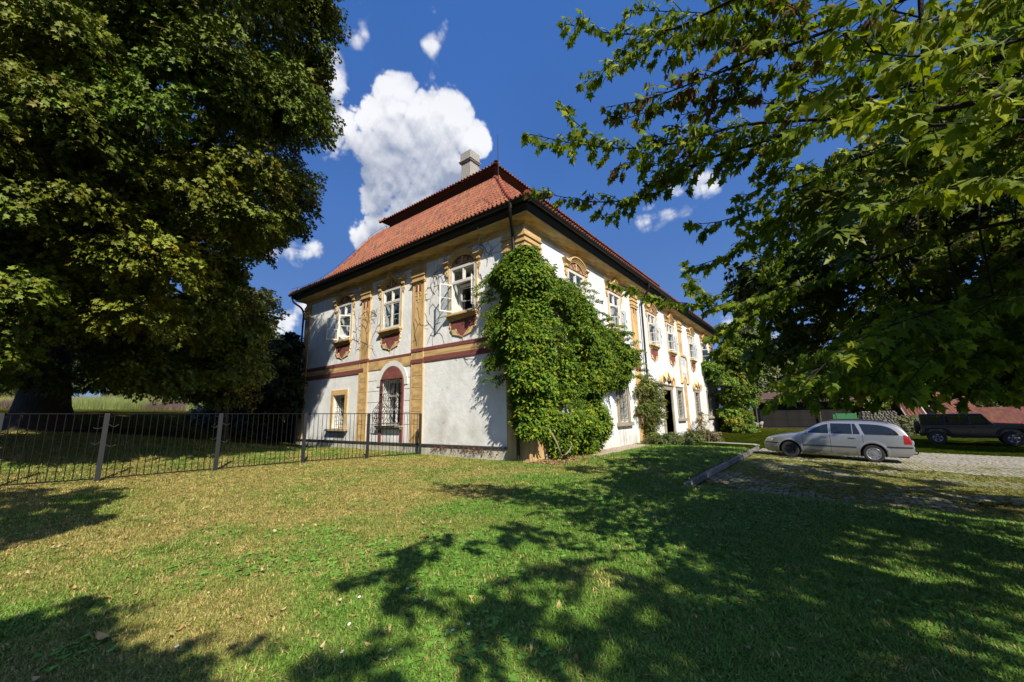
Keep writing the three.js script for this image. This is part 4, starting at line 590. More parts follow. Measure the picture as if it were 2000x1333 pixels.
// a leaf blade: base at the origin, tip along +z, upper side +y
const LOBED = [[0, 0], [.2, -.03], [.46, .1], [.33, .24], [.4, .3], [.62, .56], [.44, .52], [.26, .55], [.2, .72], [.11, .8], [0, 1.08]];
const LOBED5 = [[0, 0], [.42, .08], [.3, .26], [.58, .56], [.24, .56], [0, 1.05]];
const OVAL = [[0, 0], [.2, .2], [.27, .48], [.16, .78], [0, 1.05]];
function leafBlade(outline, s = 1, fold = .18, droop = .25, petiole = 0) {
  const pts = [...outline, ...outline.slice(1, -1).reverse().map(([x, y]) => [-x, y])], n = pts.length, c = [0, .38], P = [], U = [];
  const v = ([x, y]) => { P.push(x * s, (Math.abs(x) * fold - y * y * droop - x * x * .12) * s, y * s + petiole); U.push(x * .5 + .5, y); };
  for (let i = 0; i < n; i++) { v(c); v(pts[(i + 1) % n]); v(pts[i]); }
  const g = new THREE.BufferGeometry(); g.setAttribute('position', new THREE.Float32BufferAttribute(P, 3)); g.setAttribute('uv', new THREE.Float32BufferAttribute(U, 2)); g.computeVertexNormals();
  return petiole ? join([g, bar([0, .004, 0], [0, 0, petiole], .0016, 3)]) : g;
}
// a spray: a short twig along +z with leaves on it
function spray(seed, n, len, leaf, outline, flat = .6) {
  const r = rng(seed), list = [], blade = leafBlade(outline, 1, .2, .3);
  for (let k = 0; k < n; k++) { const t = k / n, side = k % 2 ? 1 : -1, s = leaf * (.7 + r() * .6), yaw = side * (.5 + r() * 1.0) * (1 - t * .4); list.push(tf(blade, (r() - .5) * .05 + side * .02, -t * t * len * .25 + (r() - .5) * len * .28, t * len + (r() - .5) * .05, .15 + (r() - .3) * flat * 2, yaw, (r() - .5) * flat * 2, s)); }
  list.push(bar([0, 0, 0], [0, -len * .2, len * .9], .006, 3));
  return join(list);
}
const SP = { maple: [spray(1, 15, .48, .15, LOBED5, .7), spray(2, 14, .42, .16, LOBED5, .8)], tree: [spray(7, 20, .5, .085, LOBED5, .8), spray(8, 18, .44, .092, LOBED5, .9)], small: [spray(3, 18, .34, .085, OVAL, .9), spray(4, 16, .3, .09, OVAL, 1)], round: [spray(5, 14, .5, .16, OVAL, .8), spray(6, 14, .46, .17, LOBED5, .8)] };
const leafMat = (rough = .5, trans = .3) => phys(lin(1, 1, 1), rough, { transmission: trans, thickness: 0, specularIntensity: .6 });
M.leaf = phys(lin(1, 1, 1), .5, { vertexColors: true, specularIntensity: .42 }); M.leafVine = phys(lin(1, 1, 1), .6, { specularIntensity: .35 }); M.leafNear = phys(lin(1, 1, 1), .95, { transmission: .55, thickness: 0, specularIntensity: .3 });
const Z1 = V3(0, 0, 1);
function sprayAt(pos, dir, r, s, roll = 1.2) { const q = new THREE.Quaternion().setFromUnitVectors(Z1, dir.clone().normalize()); const e = new THREE.Quaternion().setFromAxisAngle(Z1, (r() - .5) * roll); // keep the upper side up
  const up = V3(0, 1, 0).applyQuaternion(q), want = V3(0, 1, 0).addScaledVector(dir, -dir.y).normalize(); const a = Math.atan2(up.clone().cross(want).dot(dir), up.dot(want)); const fix = new THREE.Quaternion().setFromAxisAngle(dir.clone().normalize(), isFinite(a) ? a : 0); return new THREE.Matrix4().compose(pos, fix.multiply(q).multiply(e), V3(s, s, s)); }
// clumps: many sprays on a flattened ball, a few variants shared by all clumps of about that size
const clumpCache = new Map();
function clumpGeo(kind, cls, n, flat, scale, v) {
  const key = [kind, cls, n, flat, scale, v].join(); if (clumpCache.has(key)) return clumpCache.get(key);
  const r = rng(1000 + clumpCache.size * 17), out = { p: [], n: [], c: [] }, nm = new THREE.Matrix3(), a = V3();
  for (let k = 0; k < n; k++) {
    const az = r() * 6.283, e = Math.asin(clamp(r() * 2 - .8, -1, 1)), q = Math.pow(r(), .33), d = V3(Math.cos(az) * Math.cos(e), Math.sin(e), Math.sin(az) * Math.cos(e)), lump = .8 + .35 * n3(d.x * 2 + v * 9, d.y * 2, d.z * 2);
    const m = sprayAt(V3(d.x * cls * q * lump, d.y * cls * q * flat * lump, d.z * cls * q * lump), V3(d.x + (r() - .5) * .7, d.y * .35 - .18 + (r() - .5) * .5, d.z + (r() - .5) * .7).normalize(), r, scale * (.75 + r() * .5));
    const g = SP[kind][r() < .5 ? 0 : 1], P = g.attributes.position, N = g.attributes.normal; nm.getNormalMatrix(m); const t = .75 + r() * .5, w = r() < .15 ? 1.35 : 1; let lt = 1;
    for (let i = 0; i < P.count; i++) { if (i % 30 === 0) lt = t * (.8 + r() * .4); a.fromBufferAttribute(P, i).applyMatrix4(m); out.p.push(a.x, a.y, a.z); a.fromBufferAttribute(N, i).applyMatrix3(nm).normalize(); out.n.push(a.x, a.y, a.z); out.c.push(lt * w, lt * (w > 1 ? 1.06 : 1), lt); }
  }
  const g = new THREE.BufferGeometry(); for (const [k, x] of [['position', out.p], ['normal', out.n], ['color', out.c]]) g.setAttribute(k, new THREE.Float32BufferAttribute(x, 3)); clumpCache.set(key, g); return g;
}
const CLS = [.3, .45, .65, .95, 1.4, 2.1, 3];
function foliage(parent, clumps, kind, seed, colour, mat = M.leaf, scale = 1, name = 'crown', flat = .62) {
  const r = rng(seed), by = new Map();
  for (const [c, rad, n, tone = 1] of clumps) {
    let i = 0; while (i < CLS.length - 1 && rad > (CLS[i] + CLS[i + 1]) / 2) i++;
    const v = Math.floor(r() * 2), key = i * 10 + v + n * 1000; if (!by.has(key)) by.set(key, [[], [], n]);
    const s = rad / CLS[i], q = new THREE.Quaternion().setFromEuler(new THREE.Euler((r() - .5) * .5, r() * 6.283, (r() - .5) * .5));
    by.get(key)[0].push(new THREE.Matrix4().compose(c, q, V3(s, s, s))); by.get(key)[1].push(colour(r, tone));
  }
  for (const [key, [ms, cs, n]] of by) inst(name, clumpGeo(kind, CLS[Math.floor(key % 1000 / 10)], n, flat, scale, key % 10), mat, ms, parent, cs);
}
const limb = (a, b, r0, r1, sag = .12, seed = 1) => { const r = rng(seed), d = b.distanceTo(a), m = a.clone().lerp(b, .5).add(V3((r() - .5) * d * .2, d * sag + (r() - .5) * d * .1, (r() - .5) * d * .2)); const c = new THREE.CatmullRomCurve3([a, a.clone().lerp(m, .55).add(V3(0, d * .03, 0)), m, m.clone().lerp(b, .6).add(V3((r() - .5) * d * .06, (r() - .5) * d * .06, 0)), b]), n = 10, g = new THREE.TubeGeometry(c, n, 1, 7, false), p = g.attributes.position; for (let i = 0; i <= n; i++) { const o = c.getPointAt(i / n), q = mix(r0, r1, Math.pow(i / n, .8)); for (let j = 0; j <= 7; j++) { const k = i * 8 + j; p.setXYZ(k, o.x + (p.getX(k) - o.x) * q, o.y + (p.getY(k) - o.y) * q, o.z + (p.getZ(k) - o.z) * q); } } g.computeVertexNormals(); return g; };
const trunkGeo = (a, b, r0, r1, flare = 1.5, seed = 1) => { const r = rng(seed), L = [], n = 12; const pts = []; for (let i = 0; i <= n; i++) { const t = i / n, q = mix(r0, r1, t) * (1 + (flare - 1) * Math.exp(-t * 9)); L.push(V3(mix(a.x, b.x, t) + (r() - .5) * r0 * .2 * t, mix(a.y, b.y, t), mix(a.z, b.z, t) + (r() - .5) * r0 * .2 * t)); pts.push(q); } const g = new THREE.CylinderGeometry(1, 1, 1, 14, n, true), p = g.attributes.position; for (let i = 0; i <= n; i++) for (let j = 0; j <= 14; j++) { const k = i * 15 + j, o = L[n - i], q = pts[n - i] * (1 + .1 * Math.sin(j / 14 * 6.283 * 4 + i * .3) * Math.exp(-(n - i) / n * 3)), th = j / 14 * 6.283; p.setXYZ(k, o.x + Math.sin(th) * q, o.y, o.z + Math.cos(th) * q); } g.computeVertexNormals(); return g; };
const greenOf = (base, vr = .35, yellow = .08, yc = [.2, .15, .02]) => (r, tone) => { const b = (1 - vr / 2 + r() * vr) * tone; return r() < yellow ? lin(yc[0] * b, yc[1] * b, yc[2] * b) : lin(base[0] * b * (.9 + r() * .25), base[1] * b, base[2] * b); };

// would its shadow fall on the part of the front, or of the long wall, that stands in the sun?
const hitsFront = (w, rad) => { if (w.z <= 0) return false; const t = w.z / SUN.z, x = w.x - SUN.x * t, y = w.y - SUN.y * t; return y > -rad && y < 8 && x < 1 && x + rad * .8 > mix(-13.9, -12.2, clamp(y / 7.2)); };
const hitsSide = (w, rad) => { if (w.x <= 0) return false; const t = w.x / SUN.x, z = w.z - SUN.z * t, y = w.y - SUN.y * t; return y > -rad && y < 8.3 && z < rad && z > -29.5 - rad; };
// ---------------------------------------------------------------- the big tree on the left
{
  const tb = at(78, 836, 14); tb.y = H(tb.x, tb.z) - .1;
  const T = thing('broadleaf_tree', 'huge old broadleaf tree with dense crown and thick trunk behind the iron fence', 'tree', [tb.x, tb.y, tb.z]);
  const P = (v) => v.clone().sub(T.position), top = tb.clone().add(V3(-.3, 5.2, .2));
  mesh('trunk', trunkGeo(V3(0, 0, 0), P(top), .62, .5, 1.7, 3), M.bark, T);
  const SIL = [[640, -60], [648, 20], [655, 90], [652, 130], [625, 150], [600, 165], [640, 185], [645, 240], [650, 280], [640, 330], [648, 370], [625, 400], [605, 430], [575, 445], [545, 465], [520, 480], [490, 505], [455, 540], [440, 560], [410, 600], [400, 690], [395, 770], [330, 782], [255, 790], [225, 770], [150, 800], [110, 775], [30, 780], [-60, 800], [-700, 800], [-700, -700], [560, -700], [640, -300]];
  const young = [[380, 640], [440, 590], [500, 600], [530, 640], [470, 680], [400, 720], [450, 740], [500, 690]].map(([x, y]) => at(x, y, 16)), sd = SUN.clone().normalize(), tv = V3();
  const hitsYoung = (w, rad) => { for (const p of young) { tv.copy(w).sub(p); const t = tv.dot(sd); if (t > 0 && tv.addScaledVector(sd, -t).length() < rad * 1.1 + .2) return true; } return false; };
  const r = rng(31), cl = [], limbs = []; const C = [-16.5, 6.8, -14], RR = [11.5, 11, 9.5];
  let tries = 0;
  while (cl.length < 215 && tries++ < 6000) {
    const u = r(), x = u < .75 ? r() * 660 : -r() * 600, y = u < .75 ? r() * 880 - 90 : r() * 1300 - 600; if (!inPoly(SIL, x, y)) continue;
    const d = [(x - 1000) / FOC, (666.7 - y) / FOC, -1]; let A = 0, B = 0, D = -1; for (let k = 0; k < 3; k++) { A += (d[k] / RR[k]) ** 2; B -= 2 * d[k] * C[k] / RR[k] ** 2; D += (C[k] / RR[k]) ** 2; }
    const q = B * B - 4 * A * D; let dep = q > 0 ? (-B - Math.sqrt(q)) / (2 * A) : 12.8; dep += Math.pow(r(), 1.5) * 7; if (dep < 6.2) continue;
    const rad = (.65 + r() * .75) * (dep / 12), edge = [[rad * 58, 0], [0, -rad * 45], [0, rad * 45]].some(([ox, oy]) => !inPoly(SIL, x + ox * 12 / dep, y + oy * 12 / dep)); if (edge && (u >= .75 || r() < .86)) { if (!edge) continue; if (rad > .75 && !inPoly(SIL, x + 28, y)) continue; }
    const p = at(x, y, dep); if (p.y < H(p.x, p.z) + 1.7) continue;
    if (hitsFront(p, rad) || (dep > 9.5 && hitsYoung(p, rad)) || y + rad * .62 * FOC / dep > 772) continue; cl.push([P(p), edge ? Math.min(rad, .7) : rad, edge ? 90 : 120, .8 + r() * .4]);
  }
  // silhouette edge: small clumps along the right outline
  for (let k = 1; k < 21; k++) { const [x0, y0] = SIL[k - 1], [x1, y1] = SIL[k]; for (let s = 0; s < 2; s++) { const t = (s + r()) / 2, p = at(mix(x0, x1, t) - 22 - r() * 16, mix(y0, y1, t), 12.4 + r() * 1.2); if (p.y > H(p.x, p.z) + 1.5 && mix(y0, y1, t) < 745 && !hitsFront(p, .4)) cl.push([P(p), .34 + r() * .2, 44, .95 + r() * .3]); } }
  // the far side and the inside of the crown
  for (let k = 0; k < 90; k++) { const a = r() * 6.283, e = r() * 1.3 - .2, d = V3(Math.cos(a) * Math.cos(e) * 8.5, Math.sin(e) * 9 + 6.5, Math.sin(a) * Math.cos(e) * 7.5), w = tb.clone().add(d), c = w.clone().sub(EYE), dep = -c.dot(RZ); if (dep < 13) continue; const sx = 1000 + c.dot(RX) / dep * FOC, sy = 666.7 - c.dot(RY) / dep * FOC, sr = 1.6 * FOC / dep; if (!inPoly(SIL, sx + sr, sy) || sy + sr * .7 > 765) continue; if (hitsFront(w, 1.4) || hitsYoung(w, 1.5)) continue; cl.push([d, 1.2 + r() * .5, 110, .7]); }
  foliage(T, cl, 'tree', 32, greenOf([.092, .13, .013], .4, .16, [.13, .148, .015]), M.leaf, 1, 'crown', .6);
  for (let k = 0; k < cl.length; k += 5) { const b = cl[k][0], a = P(top).lerp(V3(0, 3.2, 0), r() * .7), m = V3(b.x * .45, mix(a.y, b.y, .5) + 1, b.z * .45); limbs.push(limb(a.clone().add(V3(0, r() * 3, 0)), b, .10 + r() * .12, .025, .06, k)); }
  limbs.push(limb(P(top), P(top).add(V3(-1.5, 7, 1)), .45, .1, 0, 2), limb(P(top), P(top).add(V3(3.5, 6, -1)), .36, .08, .02, 5), limb(P(top).add(V3(0, -.7, 0)), P(top).add(V3(-4.5, 4, 2)), .34, .08, .05, 7));
  const ls = limbs.map((g) => g); for (const g of ls.slice(-3)) mesh('limb', g, M.bark, T); const tw = mesh('branches', ls.slice(0, -3), M.bark, T); tw.userData.kind = 'stuff';
}
// generic trees and bushes given by outline and distance
function bushFrom(name, label, cat, poly, depth, thick, n, rad, sprays, kind, seed, colour, scale, opt = {}) {
  let mx = 0, my = 0; for (const [x, y] of poly) { mx += x / poly.length; my += y / poly.length; }
  const base = at(opt.bx ?? mx, my, depth); base.y = H(base.x, base.z); const T = thing(name, label, cat, [base.x, base.y, base.z], 0, opt.group), r = rng(seed), cl = []; let tries = 0;
  const xs = poly.map((p) => p[0]), ys = poly.map((p) => p[1]), x0 = Math.min(...xs), x1 = Math.max(...xs), y0 = Math.min(...ys), y1 = Math.max(...ys);
  while (cl.length < n && tries++ < 9000) { const x = mix(x0, x1, r()), y = mix(y0, y1, r()); if (!inPoly(poly, x, y)) continue; const dd = (r() - .5) * thick, p = at(x, y, depth + dd), q = rad * (.6 + r() * .7); const px = q * .75 * FOC / depth; if (!inPoly(poly, x + px, y) || !inPoly(poly, x - px, y) || !inPoly(poly, x, y - px * .7)) { if (r() < .9) continue; } if (p.y < H(p.x, p.z) + q * .3) p.y = H(p.x, p.z) + q * .3; cl.push([p.sub(base), q, sprays, .8 + r() * .4]); }
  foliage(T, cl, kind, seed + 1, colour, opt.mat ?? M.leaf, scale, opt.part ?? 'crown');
  const ctr = V3(); cl.forEach((c) => ctr.add(c[0])); ctr.divideScalar(cl.length || 1);
  if (opt.trunk !== 0) { const tr = opt.trunk ?? .18; mesh('trunk', trunkGeo(V3(0, -.2, 0), V3(ctr.x * .3, Math.max(1, ctr.y * .9), ctr.z * .3), tr, tr * .6, 1.4, seed), M.bark, T); if (opt.limbs !== 0) { const b = mesh('branches', cl.filter((_, k) => k % 6 === 0).map((c, k) => limb(V3(ctr.x * .2, Math.max(.5, ctr.y * .6), ctr.z * .2), c[0], tr * .35, tr * .08, .05, k + seed)), M.bark, T); b.userData.kind = 'stuff'; } }
  return T;
}
bushFrom('young_tree', 'medium sunlit tree with pale green leaves between the big tree and the house', 'tree', [[420, 548], [470, 545], [530, 560], [548, 590], [545, 625], [520, 640], [530, 665], [505, 690], [515, 720], [480, 745], [470, 785], [430, 795], [390, 785], [335, 765], [345, 720], [330, 650], [380, 600]], 17, 4, 60, .95, 80, 'tree', 41, greenOf([.13, .165, .025], .45, .08, [.2, .17, .03]), 1.1, { trunk: .16 });
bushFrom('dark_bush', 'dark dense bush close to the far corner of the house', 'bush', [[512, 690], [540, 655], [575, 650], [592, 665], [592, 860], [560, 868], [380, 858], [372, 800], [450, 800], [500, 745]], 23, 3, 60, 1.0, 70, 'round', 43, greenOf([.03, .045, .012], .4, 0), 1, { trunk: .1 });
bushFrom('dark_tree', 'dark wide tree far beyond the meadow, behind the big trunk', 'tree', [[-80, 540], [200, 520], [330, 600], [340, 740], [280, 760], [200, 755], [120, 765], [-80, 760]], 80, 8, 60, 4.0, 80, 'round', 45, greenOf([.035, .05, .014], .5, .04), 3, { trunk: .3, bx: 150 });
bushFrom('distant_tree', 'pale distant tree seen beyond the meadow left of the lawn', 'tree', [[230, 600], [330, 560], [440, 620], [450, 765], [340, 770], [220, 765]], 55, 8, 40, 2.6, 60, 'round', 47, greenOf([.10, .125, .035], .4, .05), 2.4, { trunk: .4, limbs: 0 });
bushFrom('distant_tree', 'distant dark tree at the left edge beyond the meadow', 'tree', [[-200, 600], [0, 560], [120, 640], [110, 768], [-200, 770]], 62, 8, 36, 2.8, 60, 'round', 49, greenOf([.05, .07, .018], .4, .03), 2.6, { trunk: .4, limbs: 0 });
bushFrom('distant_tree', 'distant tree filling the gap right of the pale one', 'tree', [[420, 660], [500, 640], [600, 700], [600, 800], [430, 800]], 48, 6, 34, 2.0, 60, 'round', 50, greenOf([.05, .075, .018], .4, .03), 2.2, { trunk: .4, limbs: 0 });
// right of the house
bushFrom('leafy_shrub', 'tall bright green shrub growing at the far end of the long wall', 'shrub', [[1392, 640], [1420, 632], [1460, 655], [1492, 690], [1490, 750], [1470, 790], [1478, 835], [1440, 846], [1415, 842], [1412, 800], [1396, 775], [1372, 748], [1366, 715], [1380, 700], [1398, 690]], 34, 2.6, 60, .95, 90, 'round', 51, greenOf([.10, .165, .018], .4, .06, [.17, .2, .02]), .75, { trunk: .1 });
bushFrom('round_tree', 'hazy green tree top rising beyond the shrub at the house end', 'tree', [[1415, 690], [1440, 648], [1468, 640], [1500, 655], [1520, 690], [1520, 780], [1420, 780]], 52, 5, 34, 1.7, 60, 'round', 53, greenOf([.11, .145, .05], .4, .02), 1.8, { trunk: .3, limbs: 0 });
bushFrom('green_tree', 'sunlit green tree behind the low stone wall', 'tree', [[1640, 740], [1690, 700], [1770, 690], [1800, 740], [1790, 800], [1690, 806], [1640, 800]], 46, 5, 40, 1.5, 70, 'round', 55, greenOf([.11, .16, .022], .5, .06), 1.5, { trunk: .25, limbs: 0 });
bushFrom('background_tree', 'dark tree beyond the timber shed', 'tree', [[1480, 690], [1560, 660], [1660, 700], [1680, 780], [1480, 800]], 58, 6, 36, 2.2, 60, 'round', 57, greenOf([.05, .075, .018], .4, .03), 2.2, { trunk: .3, limbs: 0 });
bushFrom('background_tree', 'dark tree beyond the tiled roofs', 'tree', [[1760, 690], [1860, 650], [2000, 660], [2120, 640], [2120, 790], [1780, 790]], 56, 8, 60, 2.2, 60, 'round', 59, greenOf([.05, .075, .018], .4, .03), 2.2, { trunk: .3, limbs: 0 });
bushFrom('grey_shrub', 'small grey green shrub between the stone wall and the black car', 'shrub', [[1758, 840], [1766, 815], [1775, 800], [1790, 815], [1792, 850], [1760, 852]], 33, 1, 22, .4, 50, 'small', 61, greenOf([.16, .19, .08], .4, 0), 1, { trunk: 0 });
bushFrom('lavender_bush', 'grey green lavender bush nearest to the corner, in front of the rose', 'bush', [[1243, 872], [1262, 858], [1300, 848], [1330, 850], [1342, 868], [1300, 876], [1250, 876]], 19.2, .9, 40, .3, 70, 'small', 63, greenOf([.085, .12, .035], .4, .1, [.14, .12, .06]), .62, { trunk: 0, part: 'leaves' });
bushFrom('lavender_bush', 'lavender bush in front of the door, with thin dry flower stems', 'bush', [[1325, 868], [1345, 842], [1370, 838], [1408, 852], [1410, 862], [1345, 870]], 21.8, .9, 36, .32, 70, 'small', 65, greenOf([.10, .125, .035], .4, .12, [.15, .13, .07]), .65, { trunk: 0, part: 'leaves' });

bushFrom('roadside_tree', 'dark tree at the right edge that shades the black car', 'tree', [[2040, 500], [2200, 430], [2340, 500], [2360, 660], [2200, 740], [2050, 690]], 18.5, 5, 46, .9, 90, 'maple', 67, greenOf([.06, .09, .014], .4, .04), 1, { trunk: .22 });
// ---------------------------------------------------------------- the climber on the house corner
{
  const V = thing('wall_climber', 'thick green climbing plant bulging round the house corner', 'climber', [.3, 0, .2]);
  const PR = [[-.2, 7.0], [.5, 6.95], [1.6, 6.55], [2.6, 6.5], [3.6, 6.3], [4.3, 5.75], [5.0, 5.35], [6.2, 5.25], [7.2, 5.0], [8.3, 4.6], [8.2, 3.8], [7.9, 3.0], [6.8, 2.75], [5.7, 2.62], [4.5, 2.3], [4.9, 1.7], [5.0, 1.0], [4.6, .4], [3.4, .12], [2.0, 0], [1.2, .05], [.9, .6], [.55, .9], [.45, 2.2], [-.2, 2.4]];
  const PL = [[.1, 7.1], [-.35, 7.05], [-.85, 6.75], [-1.45, 6.42], [-1.2, 6.2], [-.85, 5.95], [-.62, 5.3], [-.66, 5.0], [-.95, 4.4], [-1.15, 4.0], [-.8, 3.8], [-.62, 3.4], [-.4, 2.5], [-.42, 2.2], [-.3, 1.2], [-.18, .9], [.1, .9]];
  const r = rng(71), ms = [[], []], cs = [[], []], col = greenOf([.085, .155, .012], .6, .22, [.19, .24, .014]);
  const edge = (poly, x, y) => { let d = 9; for (let i = 0, j = poly.length - 1; i < poly.length; j = i++) { const [ax, ay] = poly[j], [bx2, by] = poly[i], t = clamp(((x - ax) * (bx2 - ax) + (y - ay) * (by - ay)) / ((bx2 - ax) ** 2 + (by - ay) ** 2 + 1e-9)); d = Math.min(d, Math.hypot(x - ax - t * (bx2 - ax), y - ay - t * (by - ay))); } return d; };
  const O = V.position, put = (p, dir, s, dark = 1) => { const i = r() < .5 ? 0 : 1; ms[i].push(sprayAt(p.sub(O), dir.normalize(), r, s, 2)); const c = col(r, dark); cs[i].push(c); };
  for (let k = 0; k < 21000; k++) {
    const u = r() * 9 - .3, y = r() * 7.2; if (!inPoly(PR, u, y)) continue; const e = edge(PR, u, y), n = fbm(u * .9, y * .9, 1, 3), n2 = fbm(u * 2.6, y * 2.6, 4, 2);
    if (fbm(u * .8 + 7, y * 1.0, 3, 4) > .13 && r() < .8 && e > .3) continue; const n4 = 1 - Math.abs(fbm(u * 1.5, y * 1.1, 9, 3)) * 4.2, th = .14 + Math.min(.8, e * .8) * (.62 + n * .9 + n4 * .34) + n2 * .3, w = Math.max(.05, th * (r() < .66 ? .86 + r() * .22 : r()));
    put(V3(w, y, -u), V3(.7 + (r() - .5) * 1.1, -.45 + (r() - .5) * 1.2, (r() - .5) * 1.7 + .1), .6 + r() * .5, .75 + r() * .5);
  }
  for (let k = 0; k < 3600; k++) { const x = .1 - r() * 1.7, y = r() * 7.2; if (!inPoly(PL, x, y)) continue; const e = edge(PL, x, y), th = .12 + Math.min(.45, e * .9) * (.8 + fbm(x * 2, y * 1.4, 7, 3)); put(V3(x, y, Math.max(.08, th * (r() < .7 ? .85 + r() * .25 : r()))), V3(-.25 + (r() - .5) * 1.1, -.5 + (r() - .5) * .9, .8), .7 + r() * .45); }
  for (let k = 0; k < 3000; k++) { const y = .95 + Math.pow(r(), .8) * 6.1, a = r() * R90, rr = (.3 + .42 * sstep(7, 5.5, y) * (.9 + fbm(y * 1.3, a, 2, 3) * 1.2)) * (.75 + r() * .3) * (y < 2.4 ? .55 : 1); put(V3(Math.sin(a) * rr + .02, y, Math.cos(a) * rr + .02), V3(Math.sin(a), -.5 + (r() - .5) * .8, Math.cos(a)), .75 + r() * .5); }
  // loose shoots that stick out of the mass
  for (let k = 0; k < 170; k++) { const left = r() < .35; let p, d; if (left) { const y = 2.5 + r() * 4; p = V3(-.3 - r() * .8, y, .35); d = V3(-.7 - r() * .5, (r() - .55) * .7, .25); } else { const u = 1 + r() * 7, y = 3 + r() * 3.4; if (!inPoly(PR, u, y)) continue; p = V3(.7, y, -u); d = V3(.8, (r() - .3) * .7, (r() - .6) * 1.2); } const n = 5 + Math.floor(r() * 5); for (let q = 0; q < n; q++) { put(p.clone(), d.clone().add(V3((r() - .5) * .8, -.2, (r() - .5) * .8)), .55 + r() * .3); p.addScaledVector(d, .075); d.y -= .06; } }
  SP.small.forEach((g, i) => inst('leaves', g, M.leafVine, ms[i], V, cs[i]));
  const stem = []; const S = (l, rad) => stem.push(tube(l.map(([x, y, z]) => V3(x, y, z).sub(O)), rad, 6, 20));
  S([[.5, .05, -1.3], [.55, .25, -.9], [.75, .3, -.6], [.72, .62, -.45], [.35, 1.2, -.5], [.2, 2.4, -.4]], .03); S([[.45, 0, -1.5], [.4, .5, -1.7], [.3, 1.4, -1.4], [.25, 3, -1.2], [.25, 5, -.8]], .045); S([[.5, 0, -1.6], [.6, .18, -1.1], [.8, .2, -.8], [.75, .42, -1.3], [.45, 1.0, -1.9], [.3, 2.6, -2.4]], .026); S([[.45, 0, -1.7], [.35, .8, -2.4], [.3, 2.2, -3.4], [.25, 3.4, -5]], .035);
  mesh('stem', stem, std(lin(.23, .18, .12), .9), V);
  // dry leaves gathered at its foot
  const lm = [], lc = [], g = new THREE.PlaneGeometry(.06, .04, 2, 1); g.attributes.position.setY(1, .015); for (let k = 0; k < 900; k++) { const x = .05 + r() * 1.0, z = .1 - Math.pow(r(), 1.4) * 3.2; lm.push(new THREE.Matrix4().compose(V3(x, H(x, z) + .02 + r() * .05, z), new THREE.Quaternion().setFromEuler(new THREE.Euler(-R90 + (r() - .5) * 1.4, r() * 6, r() * 6)), V3(1, 1, 1).multiplyScalar(.6 + r() * .8))); const b = .5 + r() * .8; lc.push(lin(.3 * b, .17 * b, .08 * b)); }
  tag(inst('leaf_litter', g, std(lin(1, 1, 1), .9, { side: THREE.DoubleSide }), lm, null, lc), 'brown dry leaves gathered at the foot of the climbing plant', 'dry leaves', null, 'stuff');
}
// climbing rose by the downpipe, with a few dark red flowers
{
  const T = thing('climbing_rose', 'thin climbing rose with dark red flowers beside the long wall downpipe', 'rose', [.2, H(.2, -10.3), -10.3]), r = rng(81), cl = [];
  const spots = [[.2, 3.2, 0], [.3, 2.9, .4], [.3, 2.6, -.5], [.3, 2.4, -1.0], [.3, 2.2, .1], [.3, 1.9, -.9], [.25, 1.8, .5], [.25, 1.5, -.3], [.3, 1.4, -1.5], [.2, 1.1, -.2], [.2, .8, .2], [.2, .5, -.3], [.2, .3, .1], [.3, 2.8, -1.1], [.25, 2.0, -1.8], [.2, 2.6, .9], [.2, 1.6, 1.0], [.2, 1.0, -1.2]];
  spots.forEach(([x, y, z]) => cl.push([V3(x - .1, y, z), .30 + r() * .14, 46, .8 + r() * .4])); foliage(T, cl, 'small', 82, greenOf([.085, .115, .018], .5, .12, [.2, .14, .02]), M.leaf, .75, 'leaves', 1);
  mesh('stem', Array.from({ length: 6 }, (_, k) => tube([V3((r() - .5) * .1, -.1, (r() - .5) * .3), V3(.05, 1, (r() - .5) * .5), V3(.1, 2, (r() - .5) * 1.2), V3(.1, 2.7 + r() * .6, (r() - .5) * 2)], .014, 5, 12)), std(lin(.1, .08, .05), .9), T);
  const pet = join([.05, .04, .028].map((s, i) => new THREE.SphereGeometry(s, 7, 5).scale(1, .8, 1).translate(i * .008, i * .02, -i * .006))), red = std(lin(.14, .008, .014), .6);
  for (const [px, py] of [[1236, 766], [1240, 811], [1290, 774], [1246, 806]]) { const d = rayDir(px, py), t = (.5 - EYE.x) / d.x, p = EYE.clone().addScaledVector(d, t); const f = mesh('flower', pet, red, T); f.position.copy(p.sub(T.position)); }
  const T2 = thing('rose_bush', 'small sparse rose bush with a red flower beside the painted niche', 'rose', [.7, H(.7, -19.4), -19.4]); foliage(T2, [[V3(0, .9, 0), .3, 26], [V3(.1, 1.4, -.3), .25, 18], [V3(0, .5, .1), .3, 22], [V3(.1, .9, -1.6), .2, 10]], 'small', 84, greenOf([.1, .11, .025], .5, .3, [.2, .12, .03]), M.leaf, .75, 'leaves', 1); mesh('stem', [tube([V3(0, -.1, 0), V3(.05, .8, .05), V3(.1, 1.6, -.3)], .012, 4, 8), tube([V3(0, -.1, -.2), V3(0, .9, -1), V3(.1, 1.3, -1.7)], .01, 4, 8)], std(lin(.1, .08, .05), .9), T2);
  for (const [x, y, z] of [[.1, 1.45, .5], [.1, 1.35, -1.9]]) { const f = mesh('flower', pet, red, T2); f.position.set(x, y, z); }
}
